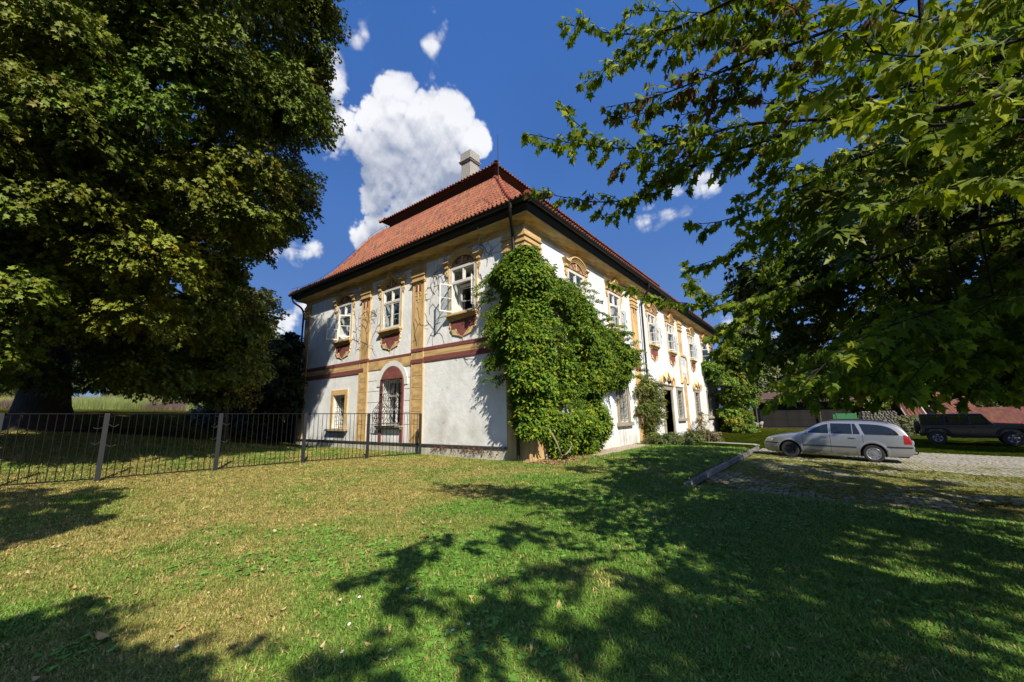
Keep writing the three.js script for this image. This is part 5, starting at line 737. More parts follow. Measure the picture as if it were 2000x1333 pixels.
// meadow strip with tall grass and weeds on the rise to the left
{
  const r = rng(91), g = (() => { const q = rng(92), p = []; for (let k = 0; k < 26; k++) { const a = q() * 6.28, d = q() * .35, x = Math.cos(a) * d, z = Math.sin(a) * d, h = .3 + q() * .5, b = q() * 6.28, w = .006, l = .3 * q(); p.push(x - w * Math.cos(b), 0, z - w * Math.sin(b), x + w * Math.cos(b), 0, z + w * Math.sin(b), x + Math.sin(b) * l, h, z + Math.cos(b) * l); } const t = new THREE.BufferGeometry(); t.setAttribute('position', new THREE.Float32BufferAttribute(p, 3)); t.computeVertexNormals(); return t; })(), ms = [], cs = [];
  for (let k = 0; k < 48000; k++) { const px = -260 + r() * 760, dep = 33 + Math.pow(r(), 1.3) * 42, v = at(px, 800, dep), n = fbm(v.x * .12, 0, v.z * .12, 3); if (dep < 36 + n * 14) continue; ms.push(new THREE.Matrix4().compose(V3(v.x, H(v.x, v.z), v.z), new THREE.Quaternion().setFromEuler(new THREE.Euler(0, r() * 6, 0)), V3(1, .7 + r() * .8, 1).multiplyScalar(.9 + r() * .6))); const b = .7 + r() * .6; cs.push(n > .12 ? lin(.17 * b, .12 * b, .09 * b) : n < -.1 ? lin(.36 * b, .35 * b, .08 * b) : lin(.24 * b, .29 * b, .08 * b)); }
  tag(inst('meadow', g, phys(lin(1, 1, 1), .8, { transmission: .25, thickness: 0 }), ms, null, cs), 'tall meadow grass and wildflowers on the rise beyond the lawn', 'meadow', null, 'stuff');
}
// ================================================================ the maple on the right, whose branches hang into the view
{
  const tb = V3(12.6, 0, 5.6); tb.y = H(tb.x, tb.z) - .1;
  const T = thing('maple_tree', 'maple tree on the right with lobed green and reddish leaves on long branches', 'tree', [tb.x, tb.y, tb.z]);
  const P = (v) => v.clone().sub(T.position), r = rng(201), top = tb.clone().add(V3(-.2, 4.6, -.1));
  mesh('trunk', trunkGeo(V3(0, 0, 0), P(top), .3, .2, 1.5, 9), M.bark, T);
  const twigs = [], leaves = [];                        // leaves: [matrix, redness, yellowness, px size]
  const anchors = [];
  const leafAt = (p, dir, s, red) => { leaves.push([sprayAt(p, dir, r, s, 2.4), red, p.clone(), s]); };
  function branch(list, r0, opt = {}) {
    const { red = 0, leaf = .105, start = 0, twigL = .42, dens = 1, name = 'branch' } = opt;
    const pts = list.map((a) => a.isVector3 ? a : at(...a)), c = new THREE.CatmullRomCurve3(pts, false, 'centripetal'), L = c.getLength(), n = Math.max(8, Math.ceil(L / .14));
    const g = new THREE.TubeGeometry(c, n, 1, 6, false), q = g.attributes.position; for (let i = 0; i <= n; i++) { const o = c.getPointAt(i / n), w = mix(r0, .0035, Math.pow(i / n, .75)); for (let j = 0; j <= 6; j++) { const k = i * 7 + j; q.setXYZ(k, o.x + (q.getX(k) - o.x) * w, o.y + (q.getY(k) - o.y) * w, o.z + (q.getZ(k) - o.z) * w); } } g.computeVertexNormals();
    // join its thick end to the tree: long branches to the trunk, the lesser ones to the nearest branch
    const head = c.getPointAt(0);
    if (opt.main) { const j = top.clone().add(V3((r() - .5) * .2, (r() - .6) * 2, (r() - .5) * .2)), m = j.clone().lerp(head, .5).add(V3(0, .25, 0)); mesh('limb', new THREE.TubeGeometry(new THREE.CatmullRomCurve3([P(j), P(m), P(head), P(c.getPointAt(.06))]), 14, r0 * 1.05, 6, false), M.bark, T); for (let k = 0; k <= 10; k++) anchors.push(j.clone().lerp(head, .4 + k * .06)); for (let k = 0; k <= 16; k++) anchors.push(c.getPointAt(k / 20)); }
    else { let best = null, bd = 1e9; for (const q2 of anchors) { const dd = q2.distanceTo(head); if (dd < bd) { bd = dd; best = q2; } } if (best) { const m = best.clone().lerp(head, .5).add(V3(0, -.03, 0)); twigs.push(new THREE.TubeGeometry(new THREE.CatmullRomCurve3([P(best), P(m), P(head)]), 6, r0, 5, false)); } }
    mesh(name, g.translate(-tb.x, -tb.y, -tb.z), M.bark, T);
    for (let s = start; s < L; s += .07 / dens) {
      const t = s / L, o = c.getPointAt(t), d = c.getTangentAt(t), side = V3(0, 1, 0).cross(d).normalize().multiplyScalar(r() < .5 ? 1 : -1), len = twigL * 1.3 * (.35 + r() * .8) * (1 - t * .62), dir = d.clone().multiplyScalar(.55 + r() * .4).addScaledVector(side, .75).add(V3(0, (r() - .45) * .75, 0)).normalize();
      const tip = o.clone().addScaledVector(dir, len).add(V3(0, -len * .14, 0)), mid = o.clone().lerp(tip, .5).add(V3(0, len * .07, 0)); twigs.push(bar(P(o), P(mid), .0045, 3, .0035), bar(P(mid), P(tip), .0035, 3, .002));
      const m = Math.max(2, Math.round(len / .040)); for (let k = 0; k <= m; k++) { const f = .25 + .75 * k / m, b = o.clone().lerp(mid, Math.min(1, f * 2)).lerp(tip, Math.max(0, f * 2 - 1)); for (const sd of [-1, 1]) { if (r() < .22) continue; const ld = dir.clone().multiplyScalar(.5 + r() * .4).addScaledVector(side, sd * (.3 + r() * .6)).add(V3((r() - .5) * .5, -.35 - r() * .75, (r() - .5) * .5)).normalize(); leafAt(b, ld, leaf * .72 * (.62 + r() * .6), clamp(red + (r() - .5) * .5 * (red > 0 ? 1 : .35))); } }
    }
    const e = c.getPointAt(1), d = c.getTangentAt(1); for (let k = 0; k < 7; k++) leafAt(e, d.clone().add(V3((r() - .5) * 1.2, -.3 - r() * .5, (r() - .5) * 1.2)).normalize(), leaf * .72 * (.55 + r() * .45), clamp(red + (r() - .5) * .3));
  }
  // long branches reaching over the lawn towards the house
  branch([[1560, -60, 3.0], [1430, 0, 3.3], [1310, 58, 3.7], [1200, 66, 4.0], [1102, 46, 4.2]], .016, { red: .1, twigL: .3, main: 1 });
  branch([[1300, 62, 3.7], [1240, 120, 3.9], [1170, 140, 4.1], [1140, 165, 4.2]], .008, { twigL: .24, red: .05 });
  branch([[1900, -60, 2.6], [1656, 45, 3.0], [1499, 105, 3.3], [1360, 160, 3.6], [1262, 194, 3.9], [1184, 210, 4.1]], .02, { red: .34, twigL: .36, start: .3, main: 1 });
  branch([[1420, 130, 3.5], [1330, 180, 3.8], [1270, 215, 4.0], [1215, 235, 4.2]], .009, { red: .5, twigL: .26 });
  branch([[1500, 110, 3.4], [1450, 40, 3.5], [1400, -20, 3.6], [1370, -70, 3.7]], .01, { red: .2, twigL: .3 });
  branch([[1540, 100, 3.3], [1530, 40, 3.4], [1545, -30, 3.5]], .008, { red: .3, twigL: .3 });
  branch([[2050, 170, 2.4], [1800, 220, 2.8], [1620, 232, 3.1], [1450, 245, 3.4], [1330, 278, 3.7], [1230, 290, 3.9], [1130, 282, 4.1], [1034, 262, 4.3]], .022, { red: .08, twigL: .34, start: .4, main: 1 });
  branch([[1200, 290, 3.95], [1150, 260, 4.1], [1110, 225, 4.2], [1098, 205, 4.3]], .007, { twigL: .2, red: .05 });
  branch([[1700, 190, 3.3], [1551, 257, 3.6], [1440, 292, 3.9], [1368, 318, 4.1], [1290, 375, 4.4], [1180, 395, 4.6], [1050, 376, 4.9]], .02, { red: .28, twigL: .36, start: .4, main: 1 });
  branch([[1360, 322, 4.1], [1300, 340, 4.3], [1240, 385, 4.4], [1190, 430, 4.5]], .009, { twigL: .3 });
  branch([[2050, 210, 2.7], [1860, 270, 3.0], [1683, 306, 3.3], [1572, 362, 3.6], [1490, 400, 3.9], [1420, 430, 4.1], [1350, 440, 4.3]], .02, { twigL: .4, start: .4, main: 1 });
  branch([[1572, 362, 3.7], [1560, 420, 3.9], [1500, 470, 4.2], [1420, 500, 4.5], [1360, 520, 4.7]], .012, { twigL: .36 });
  branch([[2060, 420, 3.4], [1850, 460, 3.9], [1680, 520, 4.5], [1520, 575, 5.0], [1400, 598, 5.3], [1300, 586, 5.5], [1206, 556, 5.7]], .02, { twigL: .33, start: .6, leaf: .12, main: 1 });
  branch([[1400, 598, 5.3], [1360, 560, 5.4], [1340, 520, 5.5]], .007, { twigL: .3, leaf: .12 });
  branch([[1560, 560, 4.9], [1480, 610, 5.1], [1420, 640, 5.2], [1388, 660, 5.3]], .008, { twigL: .3, leaf: .12 });
  // lesser branches that fill the space between the long ones
  for (const [x0, y0, x1, y1, d] of [[1560, 60, 1230, 20, 3.9], [1480, 95, 1290, 100, 4], [1620, 90, 1420, 60, 3.6], [1640, 130, 1380, 195, 3.8], [1560, 205, 1330, 225, 4.1], [1600, 250, 1400, 345, 4.0], [1500, 285, 1260, 330, 4.4], [1640, 330, 1450, 385, 4.1], [1560, 20, 1470, -10, 3.4], [1660, 60, 1560, 150, 3.3], [1700, 200, 1520, 215, 3.5], [1720, 110, 1600, 190, 3.2], [1680, 350, 1500, 330, 3.9], [1640, 420, 1470, 440, 4.2], [1350, 50, 1210, 105, 4.1], [1420, 250, 1200, 335, 4.5]]) branch([[x0, y0, d - .35], [mix(x0, x1, .5), mix(y0, y1, .5) - 12, d - .1], [x1, y1, d + .1]], .006, { twigL: .34, red: r() < .3 ? .36 : .04 });
  // near branches at the upper right with large leaves
  branch([[2150, 20, 1.7], [1950, 90, 1.9], [1780, 110, 2.1], [1640, 90, 2.3]], .012, { twigL: .3, start: .2, leaf: .115, main: 1 });
  branch([[2150, 260, 1.7], [1980, 235, 1.85], [1820, 245, 2.0], [1690, 220, 2.15], [1560, 170, 2.3]], .011, { twigL: .28, start: .2, leaf: .12, main: 1 });
  branch([[2150, -60, 1.9], [2000, 0, 2.1], [1880, 40, 2.3], [1740, 20, 2.5], [1640, -20, 2.6]], .011, { twigL: .32, start: .1, leaf: .115, main: 1 });
  branch([[2160, 390, 2.0], [2000, 360, 2.2], [1850, 370, 2.4], [1720, 400, 2.6]], .011, { twigL: .34, start: .2, leaf: .115, main: 1 });
  branch([[1797, -80, 2.4], [1800, 40, 2.4], [1803, 120, 2.45], [1806, 200, 2.5]], .022, { dens: .35, twigL: .2, start: .2, main: 1 });
  branch([[2160, 150, 2.2], [2030, 150, 2.4], [1900, 170, 2.6], [1760, 180, 2.9]], .011, { twigL: .36, start: .2, main: 1 });
  for (let k = 0; k < 26; k++) { const x1 = 1480 + r() * 480, y1 = 20 + r() * 420, d1 = 2.6 + r() * 2.2, x0 = x1 + 160 + r() * 200, y0 = y1 - 40 - r() * 90; if (x1 < 1640 && y1 < 260) continue; branch([[x0, y0, d1 + .5], [mix(x0, x1, .5), mix(y0, y1, .4), d1 + .2], [x1, y1, d1]], .006, { twigL: .36, start: .1, red: r() < .25 ? .3 : .02 }); }
  // drooping branches below, in the shade
  for (let k = 0; k < 24; k++) {
    const x1 = 1400 + r() * 640, y1 = x1 < 1470 ? 690 + r() * 70 : x1 < 1720 ? 770 + r() * 45 : 745 + r() * 55, d1 = 3.2 + r() * 2.6, x0 = Math.min(2120, x1 + 220 + r() * 260), y0 = y1 - 150 - r() * 160; branch([[x0, y0, d1 + .6], [mix(x0, x1, .45), y0 + 10 + r() * 40, d1 + .4], [mix(x0, x1, .8), mix(y0, y1, .55), d1 + .1], [x1, y1 - 22, d1]], .01, { twigL: .34, leaf: .125, start: .2, dens: .8 });
  }
  for (let k = 0; k < 22; k++) { const x1 = 1370 + r() * 560, y1 = 420 + r() * 300, d1 = 3.9 + r() * 2.6, x0 = x1 + 200 + r() * 200, y0 = y1 - 110 - r() * 90; if (x1 < 1480 && y1 > 590 && y1 < 690) continue; branch([[x0, y0, d1 + .5], [mix(x0, x1, .5), mix(y0, y1, .35), d1 + .2], [x1, y1, d1]], .01, { twigL: .4, leaf: .12, start: .1, dens: .8, red: y1 > 480 && y1 < 600 && r() < .3 ? .25 : 0 }); }
  mesh('twigs', twigs, M.bark, T).userData.kind = 'stuff';
  // single leaves: the 300 that show largest, the others together
  const blades = [leafBlade(LOBED, 1, .16, .22, .35), leafBlade(LOBED, 1, .3, .34, .3), leafBlade(LOBED, 1, -.08, .4, .38)];
  const tone = (red, q) => { const b = .75 + q * .5; return red > .56 ? lin(.15 * b, .062 * b, .03 * b) : red > .38 ? lin(.16 * b, .11 * b, .02 * b) : q > .82 ? lin(.32 * b, .36 * b, .012 * b) : lin(.165 * b, .245 * b, .007 * b); };
  const info = leaves.map((l) => { const c = l[2].clone().sub(EYE), dep = -c.dot(RZ), x = 1000 + c.dot(RX) / dep * FOC, y = 666.7 - c.dot(RY) / dep * FOC; const vis = dep > .3 && x > -20 && x < 2020 && y > -20 && y < 1350; return vis ? l[3] / dep : 0; });
  const order = leaves.map((_, i) => i).sort((a, b) => info[b] - info[a]), lm = [[], [], []], lc = [[], [], []], mats = [];
  for (let k = 0; k < 12; k++) { const c = k < 7 ? lin(.16 + .022 * k, .235 + .02 * k, .006) : k < 10 ? lin(.36, .4, .01) : lin(.16, .09, .025); mats.push(phys(c, .95, { transmission: .58, thickness: 0, specularIntensity: .3 })); }
  order.forEach((i, k) => { const [m, red] = leaves[i], v = Math.floor(r() * 3); if (k < 300) { const q = mesh('leaf', blades[v], mats[red > .4 ? 10 : Math.floor(r() * 10)], T); m.decompose(q.position, q.quaternion, q.scale); q.position.sub(tb); } else { m.elements[12] -= tb.x; m.elements[13] -= tb.y; m.elements[14] -= tb.z; lm[v].push(m); lc[v].push(tone(red, r())); } });
  blades.forEach((b, i) => inst('leaves', b, M.leafNear, lm[i], T, lc[i]));
  console.log('maple leaves', leaves.length);
  // the mass of the crown: the part in view, and what shades the lawn from outside the frame
  const DARK = [[1390, 470], [1450, 420], [1540, 370], [1620, 290], [1720, 180], [1800, 40], [2300, -100], [2300, 770], [2000, 770], [1900, 745], [1840, 765], [1760, 745], [1700, 775], [1640, 770], [1600, 790], [1545, 785], [1490, 775], [1470, 740], [1430, 740], [1440, 710], [1510, 665], [1500, 630], [1450, 600], [1420, 560]];
  const proj = (w) => { const c = w.clone().sub(EYE), dep = -c.dot(RZ); return [1000 + c.dot(RX) / dep * FOC, 666.7 - c.dot(RY) / dep * FOC, dep]; };
  const cl = [], limbs = [];
  for (let k = 0, n = 0; n < 95 && k < 4000; k++) { const x = 1390 + r() * 800, y = 0 + r() * 790, dep = 4.6 + Math.pow(r(), .8) * 5.5; if (!inPoly(DARK, x, y)) continue; const rad = .42 + r() * .4, px = rad * FOC / dep; if (!inPoly(DARK, x - px * .8, y) || !inPoly(DARK, x, y + px * .55) || !inPoly(DARK, x, y - px * .5)) continue; const w = at(x, y, dep); if (w.y < H(w.x, w.z) + 1.3) continue; if (y < 330 && dep < 6) continue; if (hitsSide(w, rad * 1.1)) continue; cl.push([P(w), rad, 38, .75 + r() * .3]); n++; }
  const nIn = cl.length; const SHADE = [[800, 1035], [900, 985], [1040, 945], [1180, 905], [1190, 885], [1430, 872], [1340, 945], [1330, 900], [1700, 925], [2000, 952], [2060, 1400], [1500, 1400], [1350, 1250], [1100, 1150], [900, 1095]], THIN = [[680, 1150], [820, 1120], [1100, 1180], [1350, 1260], [1500, 1400], [620, 1400], [760, 1230]], CORE = [[1250, 960], [1500, 935], [2000, 970], [2050, 1400], [1500, 1400], [1350, 1200], [1050, 1060]];
  const L1 = [[-60, 1245], [120, 1225], [230, 1262], [320, 1270], [330, 1400], [-60, 1400]], L2 = [[-100, 975], [235, 950], [190, 985], [120, 1000], [165, 1030], [100, 1080], [-100, 1115]];
  const toG = (x, y) => { const d = rayDir(x, y); let t = 1; for (let k = 0; k < 50; k++) { const p = EYE.clone().addScaledVector(d, t); t += (p.y - H(p.x, p.z)) / -d.y * .8; } return EYE.clone().addScaledVector(d, t); };
  const clear = (w, rad) => { const [x, y, dep] = proj(w); if (dep < .2) return w.distanceTo(EYE) > rad + .8; const px = rad * 1.5 * FOC / dep; return x > 2000 + px || x < -px || y < -px || y > 1333 + px || (inPoly(DARK, x, y) && inPoly(DARK, x - px * .7, y) && inPoly(DARK, x, y + px * .6)); };
  const blocksLater = 0;
  const shade = (poly, n, h0, h1, rad0, sprays, keep = 1) => { const xs = poly.map((p) => p[0]), ys = poly.map((p) => p[1]); let got = 0; for (let k = 0; k < 30000 && got < n; k++) { const x = mix(Math.min(...xs), Math.max(...xs), r()), y = mix(Math.min(...ys), Math.max(...ys), r()); if (!inPoly(poly, x, y)) continue; const g = toG(x, y), dist = g.distanceTo(EYE); if (r() > Math.min(1, dist * dist / 160 + .12)) continue; const h = h0 + r() * (h1 - h0), w = g.clone().addScaledVector(SUN, h / SUN.y), rad = rad0 * (.7 + r() * .6); if (!clear(w, rad) || blocks(w, rad) || hitsSide(w, rad) || hitsFront(w, rad)) continue; got++; cl.push([P(w), rad, sprays, 1.0]); } return got; };
  const lit0 = 0; const lit = leaves.filter((l, i) => { const [x, y, d] = proj(l[2]); return d > .5 && x > 1000 && x < 2000 && y > -40 && y < 470; }).filter((_, i) => i % 9 === 0).map((l) => l[2].clone()), sd = SUN.clone().normalize(), tv = V3();
  const blocks = (w, rad) => { let n = 0; for (const p of lit) { tv.copy(w).sub(p); const t = tv.dot(sd); if (t > 0 && tv.addScaledVector(sd, -t).length() < rad * 1.05) n++; } return n > lit.length * .004; };
  console.log('shade', shade(SHADE, 64, 3, 8, .4, 15), shade(THIN, 9, 3, 7, .28, 12), shade(CORE, 14, 2.8, 8.5, .45, 14), shade([[1340, 908], [1700, 932], [2000, 957], [2060, 1010], [1330, 970]], 18, 3.5, 9, .45, 26), shade(L1, 9, 4, 7, .35, 26), shade(L2, 16, 4, 8, .5, 36));
  // what keeps the lower right part of the crown in shade
  { let got = 0; for (let k = 0; k < 30000 && got < 80; k++) { const x = 1400 + r() * 620, y = 470 + r() * 330; if (!inPoly(DARK, x, y)) continue; const p = at(x, y, 2.8 + r() * 5), h = 1.2 + r() * 6, w = p.addScaledVector(SUN, h / SUN.y), rad = .45 + r() * .3; if (!clear(w, rad) || blocks(w, rad) || hitsSide(w, rad)) continue; got++; cl.push([P(w), rad, 34, 1]); } console.log('inner', got); }
  foliage(T, cl, 'maple', 203, greenOf([.08, .12, .012], .4, .08, [.16, .17, .015]), M.leaf, .66, 'crown', .8);
  for (let k = 0; k < nIn; k += 7) { const b = cl[k][0]; limbs.push(limb(V3(0, 2.6 + r() * 2, 0), b, .05 + r() * .06, .012, .04, k)); }
  mesh('limbs', limbs, M.bark, T).userData.kind = 'stuff';
}
// ================================================================ iron fence
{
  const posts = [[-5.9, 10.36], [-5.7, 8.83], [-5.5, 6.65], [-5.35, 4.45], [-5.1, 2.4], [-4.7, .45]].map(([x, z]) => V3(x, H(x, z), z)), tops = [1.72, 1.705, 1.68, 1.658, 1.64, 1.61];
  const ext0 = posts[0].clone().add(V3(-.2, 0, 1.5)); ext0.y = H(ext0.x, ext0.z); posts.unshift(ext0); tops.unshift(1.735);
  const F = thing('iron_fence', 'dark iron railing fence of thin upright bars running from the lawn to the house wall', 'fence', [posts[3].x, posts[3].y, posts[3].z]); const O = F.position;
  const postG = new RoundedBoxGeometry(.05, 1, .095, 1, .006).translate(0, .5, 0), barG = new THREE.CylinderGeometry(.0085, .0085, 1, 6).translate(0, .5, 0), pm = std(lin(.012, .0125, .015), .6);
  posts.forEach((p, i) => { const q = mesh('post', postG, pm, F); q.position.copy(p).sub(O); q.position.y -= .1; q.scale.y = tops[i] - p.y + .115; const n = posts[Math.min(i + 1, posts.length - 1)].clone().sub(posts[Math.max(0, i - 1)]); q.rotation.y = Math.atan2(n.x, n.z); });
  for (let i = 0; i + 1 < posts.length; i++) {
    const a = posts[i], b = posts[i + 1], A = V3(a.x, tops[i], a.z).sub(O), B = V3(b.x, tops[i + 1], b.z).sub(O), d = B.clone().sub(A).normalize(), lo = (t) => { const x = mix(a.x, b.x, t), z = mix(a.z, b.z, t); return V3(x, Math.max(H(x, z), mix(a.y, b.y, t)) + .075, z).sub(O); };
    A.addScaledVector(d, .07); B.addScaledVector(d, -.07);
    mesh('top_rail', [bar(A, B, .016, 4)], M.fence, F); mesh('bottom_rail', [bar(lo(.035), lo(.965), .016, 4)], M.fence, F);
    mesh('bracket', [bar(V3(a.x, tops[i] - .06, a.z).sub(O), V3(a.x, tops[i] - .06, a.z).sub(O).addScaledVector(d, .12), .007, 4)], M.fence, F); mesh('bracket', [bar(V3(b.x, tops[i + 1] - .06, b.z).sub(O), V3(b.x, tops[i + 1] - .06, b.z).sub(O).addScaledVector(d, -.12), .007, 4)], M.fence, F);
    const len = a.distanceTo(b), n = Math.round(len / .132);
    for (let k = 1; k < n; k++) { const t = k / n, l = lo(t), h = mix(tops[i], tops[i + 1], t) - O.y - l.y - .012, m = mesh('bar', barG, M.fence, F); m.position.copy(l).add(V3(0, .01, 0)); m.scale.y = h; }
  }
  const e = posts.at(-1); mesh('brace', [bar(V3(e.x - .02, 1.35, e.z).sub(O), V3(e.x - .55, .2, e.z - .32).sub(O), .011, 5)], M.fence, F);
  const r = rng(5), wire = std(lin(.16, .17, .15), .7), gw = []; for (const i of [2, 3]) for (const s of [-1, 1]) for (const h of (s > 0 ? [.3, .62] : [.24, .7])) { const p = posts[i].clone().sub(O), q = p.clone().add(V3(.03, 0, s * .05)); q.y = tops[i] - O.y - h; gw.push(tube([q, q.clone().add(V3(.03, -.03 - r() * .04, s * .08)), q.clone().add(V3(.02, -.02 + r() * .03, s * .16))], .0025, 3, 6)); } mesh('wire_tie', gw, wire, F).userData.kind = 'stuff';
}
// ================================================================ cars
function carKit(T, top, bottom, half, opt = {}) {
  const fillet = opt.fillet ?? .07;
  const zf = (x, y) => { const t = top(x), d = t - y; let z = half(x, y); if (d < fillet) z -= fillet * (1 - Math.sqrt(Math.max(0, 1 - (1 - d / fillet) ** 2))); return Math.max(.02, z); };
  const grid = (rows, close) => { const p = [], idx = [], W = rows[0].length; rows.forEach((q) => q.forEach((v) => p.push(...v))); for (let j = 0; j + 1 < rows.length; j++) for (let i = 0; i + 1 < W; i++) { const a = j * W + i; idx.push(a, a + 1, a + W, a + 1, a + W + 1, a + W); } const g = new THREE.BufferGeometry(); g.setAttribute('position', new THREE.Float32BufferAttribute(p, 3)); g.setIndex(idx); g.computeVertexNormals(); return g; };
  // a strip of the flank between two curves of y, lifted off by o
  const strip = (x0, x1, lo, hi, o = 0, nx = 24, ny = 10, sides = [-1, 1]) => sides.map((s) => { const rows = []; for (let i = 0; i <= nx; i++) { const x = mix(x0, x1, i / nx), a = lo(x), b = hi(x), row = []; for (let j = 0; j <= ny; j++) { const y = mix(a, b, j / ny); row.push([x, y, s * (zf(x, y) + o)]); } rows.push(row); } const g = grid(rows); if (s < 0) g.index.array.reverse(); g.computeVertexNormals(); return g; });
  const poly = (pts, o, sides = [-1, 1]) => sides.map((s) => { const g = new THREE.ShapeGeometry(shape(pts)), q = g.attributes.position; for (let i = 0; i < q.count; i++) q.setZ(i, s * (zf(q.getX(i), q.getY(i)) + o)); if (s < 0 && g.index) g.index.array.reverse(); g.computeVertexNormals(); return g; });
  // the upper surface across the car between x0 and x1, lifted by o, keeping m from the edges
  const across = (x0, x1, o = 0, n = 20, m = 0) => { const rows = []; for (let i = 0; i <= n; i++) { const x = mix(x0, x1, i / n), t = top(x), z = Math.max(.01, zf(x, t) - m), e = .01, sl = (top(x + e) - top(x - e)) / (2 * e), L = Math.hypot(1, sl), row = []; for (let j = 0; j <= 10; j++) { const u = j / 5 - 1, c = (1 - u * u) * (opt.crown ?? .035) * Math.min(1, z); row.push([x - sl / L * (o + c), t + (o + c) / L, z * u]); } rows.push(row); } const g = grid(rows); g.index.array.reverse(); g.computeVertexNormals(); return g; };
  return { zf, strip, poly, across };
}
const lerpCurve = (pts) => (x) => { if (x <= pts[0][0]) return pts[0][1]; for (let k = 1; k < pts.length; k++) if (x <= pts[k][0]) { const [a, b] = pts[k - 1], [c, d] = pts[k]; const t = (x - a) / (c - a); return mix(b, d, t); } return pts.at(-1)[1]; };
const smoothCurve = (pts) => { const c = pts.length, m = pts.map((p, i) => i === 0 ? (pts[1][1] - p[1]) / (pts[1][0] - p[0]) : i === c - 1 ? (p[1] - pts[i - 1][1]) / (p[0] - pts[i - 1][0]) : ((pts[i + 1][1] - p[1]) / (pts[i + 1][0] - p[0]) + (p[1] - pts[i - 1][1]) / (p[0] - pts[i - 1][0])) / 2); return (x) => { if (x <= pts[0][0]) return pts[0][1]; for (let k = 1; k < c; k++) if (x <= pts[k][0]) { const h = pts[k][0] - pts[k - 1][0], t = (x - pts[k - 1][0]) / h, t2 = t * t, t3 = t2 * t; return (2 * t3 - 3 * t2 + 1) * pts[k - 1][1] + (t3 - 2 * t2 + t) * h * m[k - 1] + (-2 * t3 + 3 * t2) * pts[k][1] + (t3 - t2) * h * m[k]; } return pts[c - 1][1]; }; };
M.tyre = std(lin(.02, .02, .021), .85); M.carGlass = phys(lin(.012, .016, .018), .04, { clearcoat: 1, clearcoatRoughness: .02, specularIntensity: 1 }); M.blackTrim = std(lin(.018, .018, .02), .6);
const tyreG = (R, w, ri) => new THREE.LatheGeometry([[ri, -w * .46], [ri + (R - ri) * .55, -w * .52], [R - .02, -w * .48], [R - .004, -w * .36], [R, -w * .15], [R, w * .15], [R - .004, w * .36], [R - .02, w * .48], [ri + (R - ri) * .55, w * .52], [ri, w * .46]].map(([a, b]) => new THREE.Vector2(a, b)), 36).rotateX(R90);
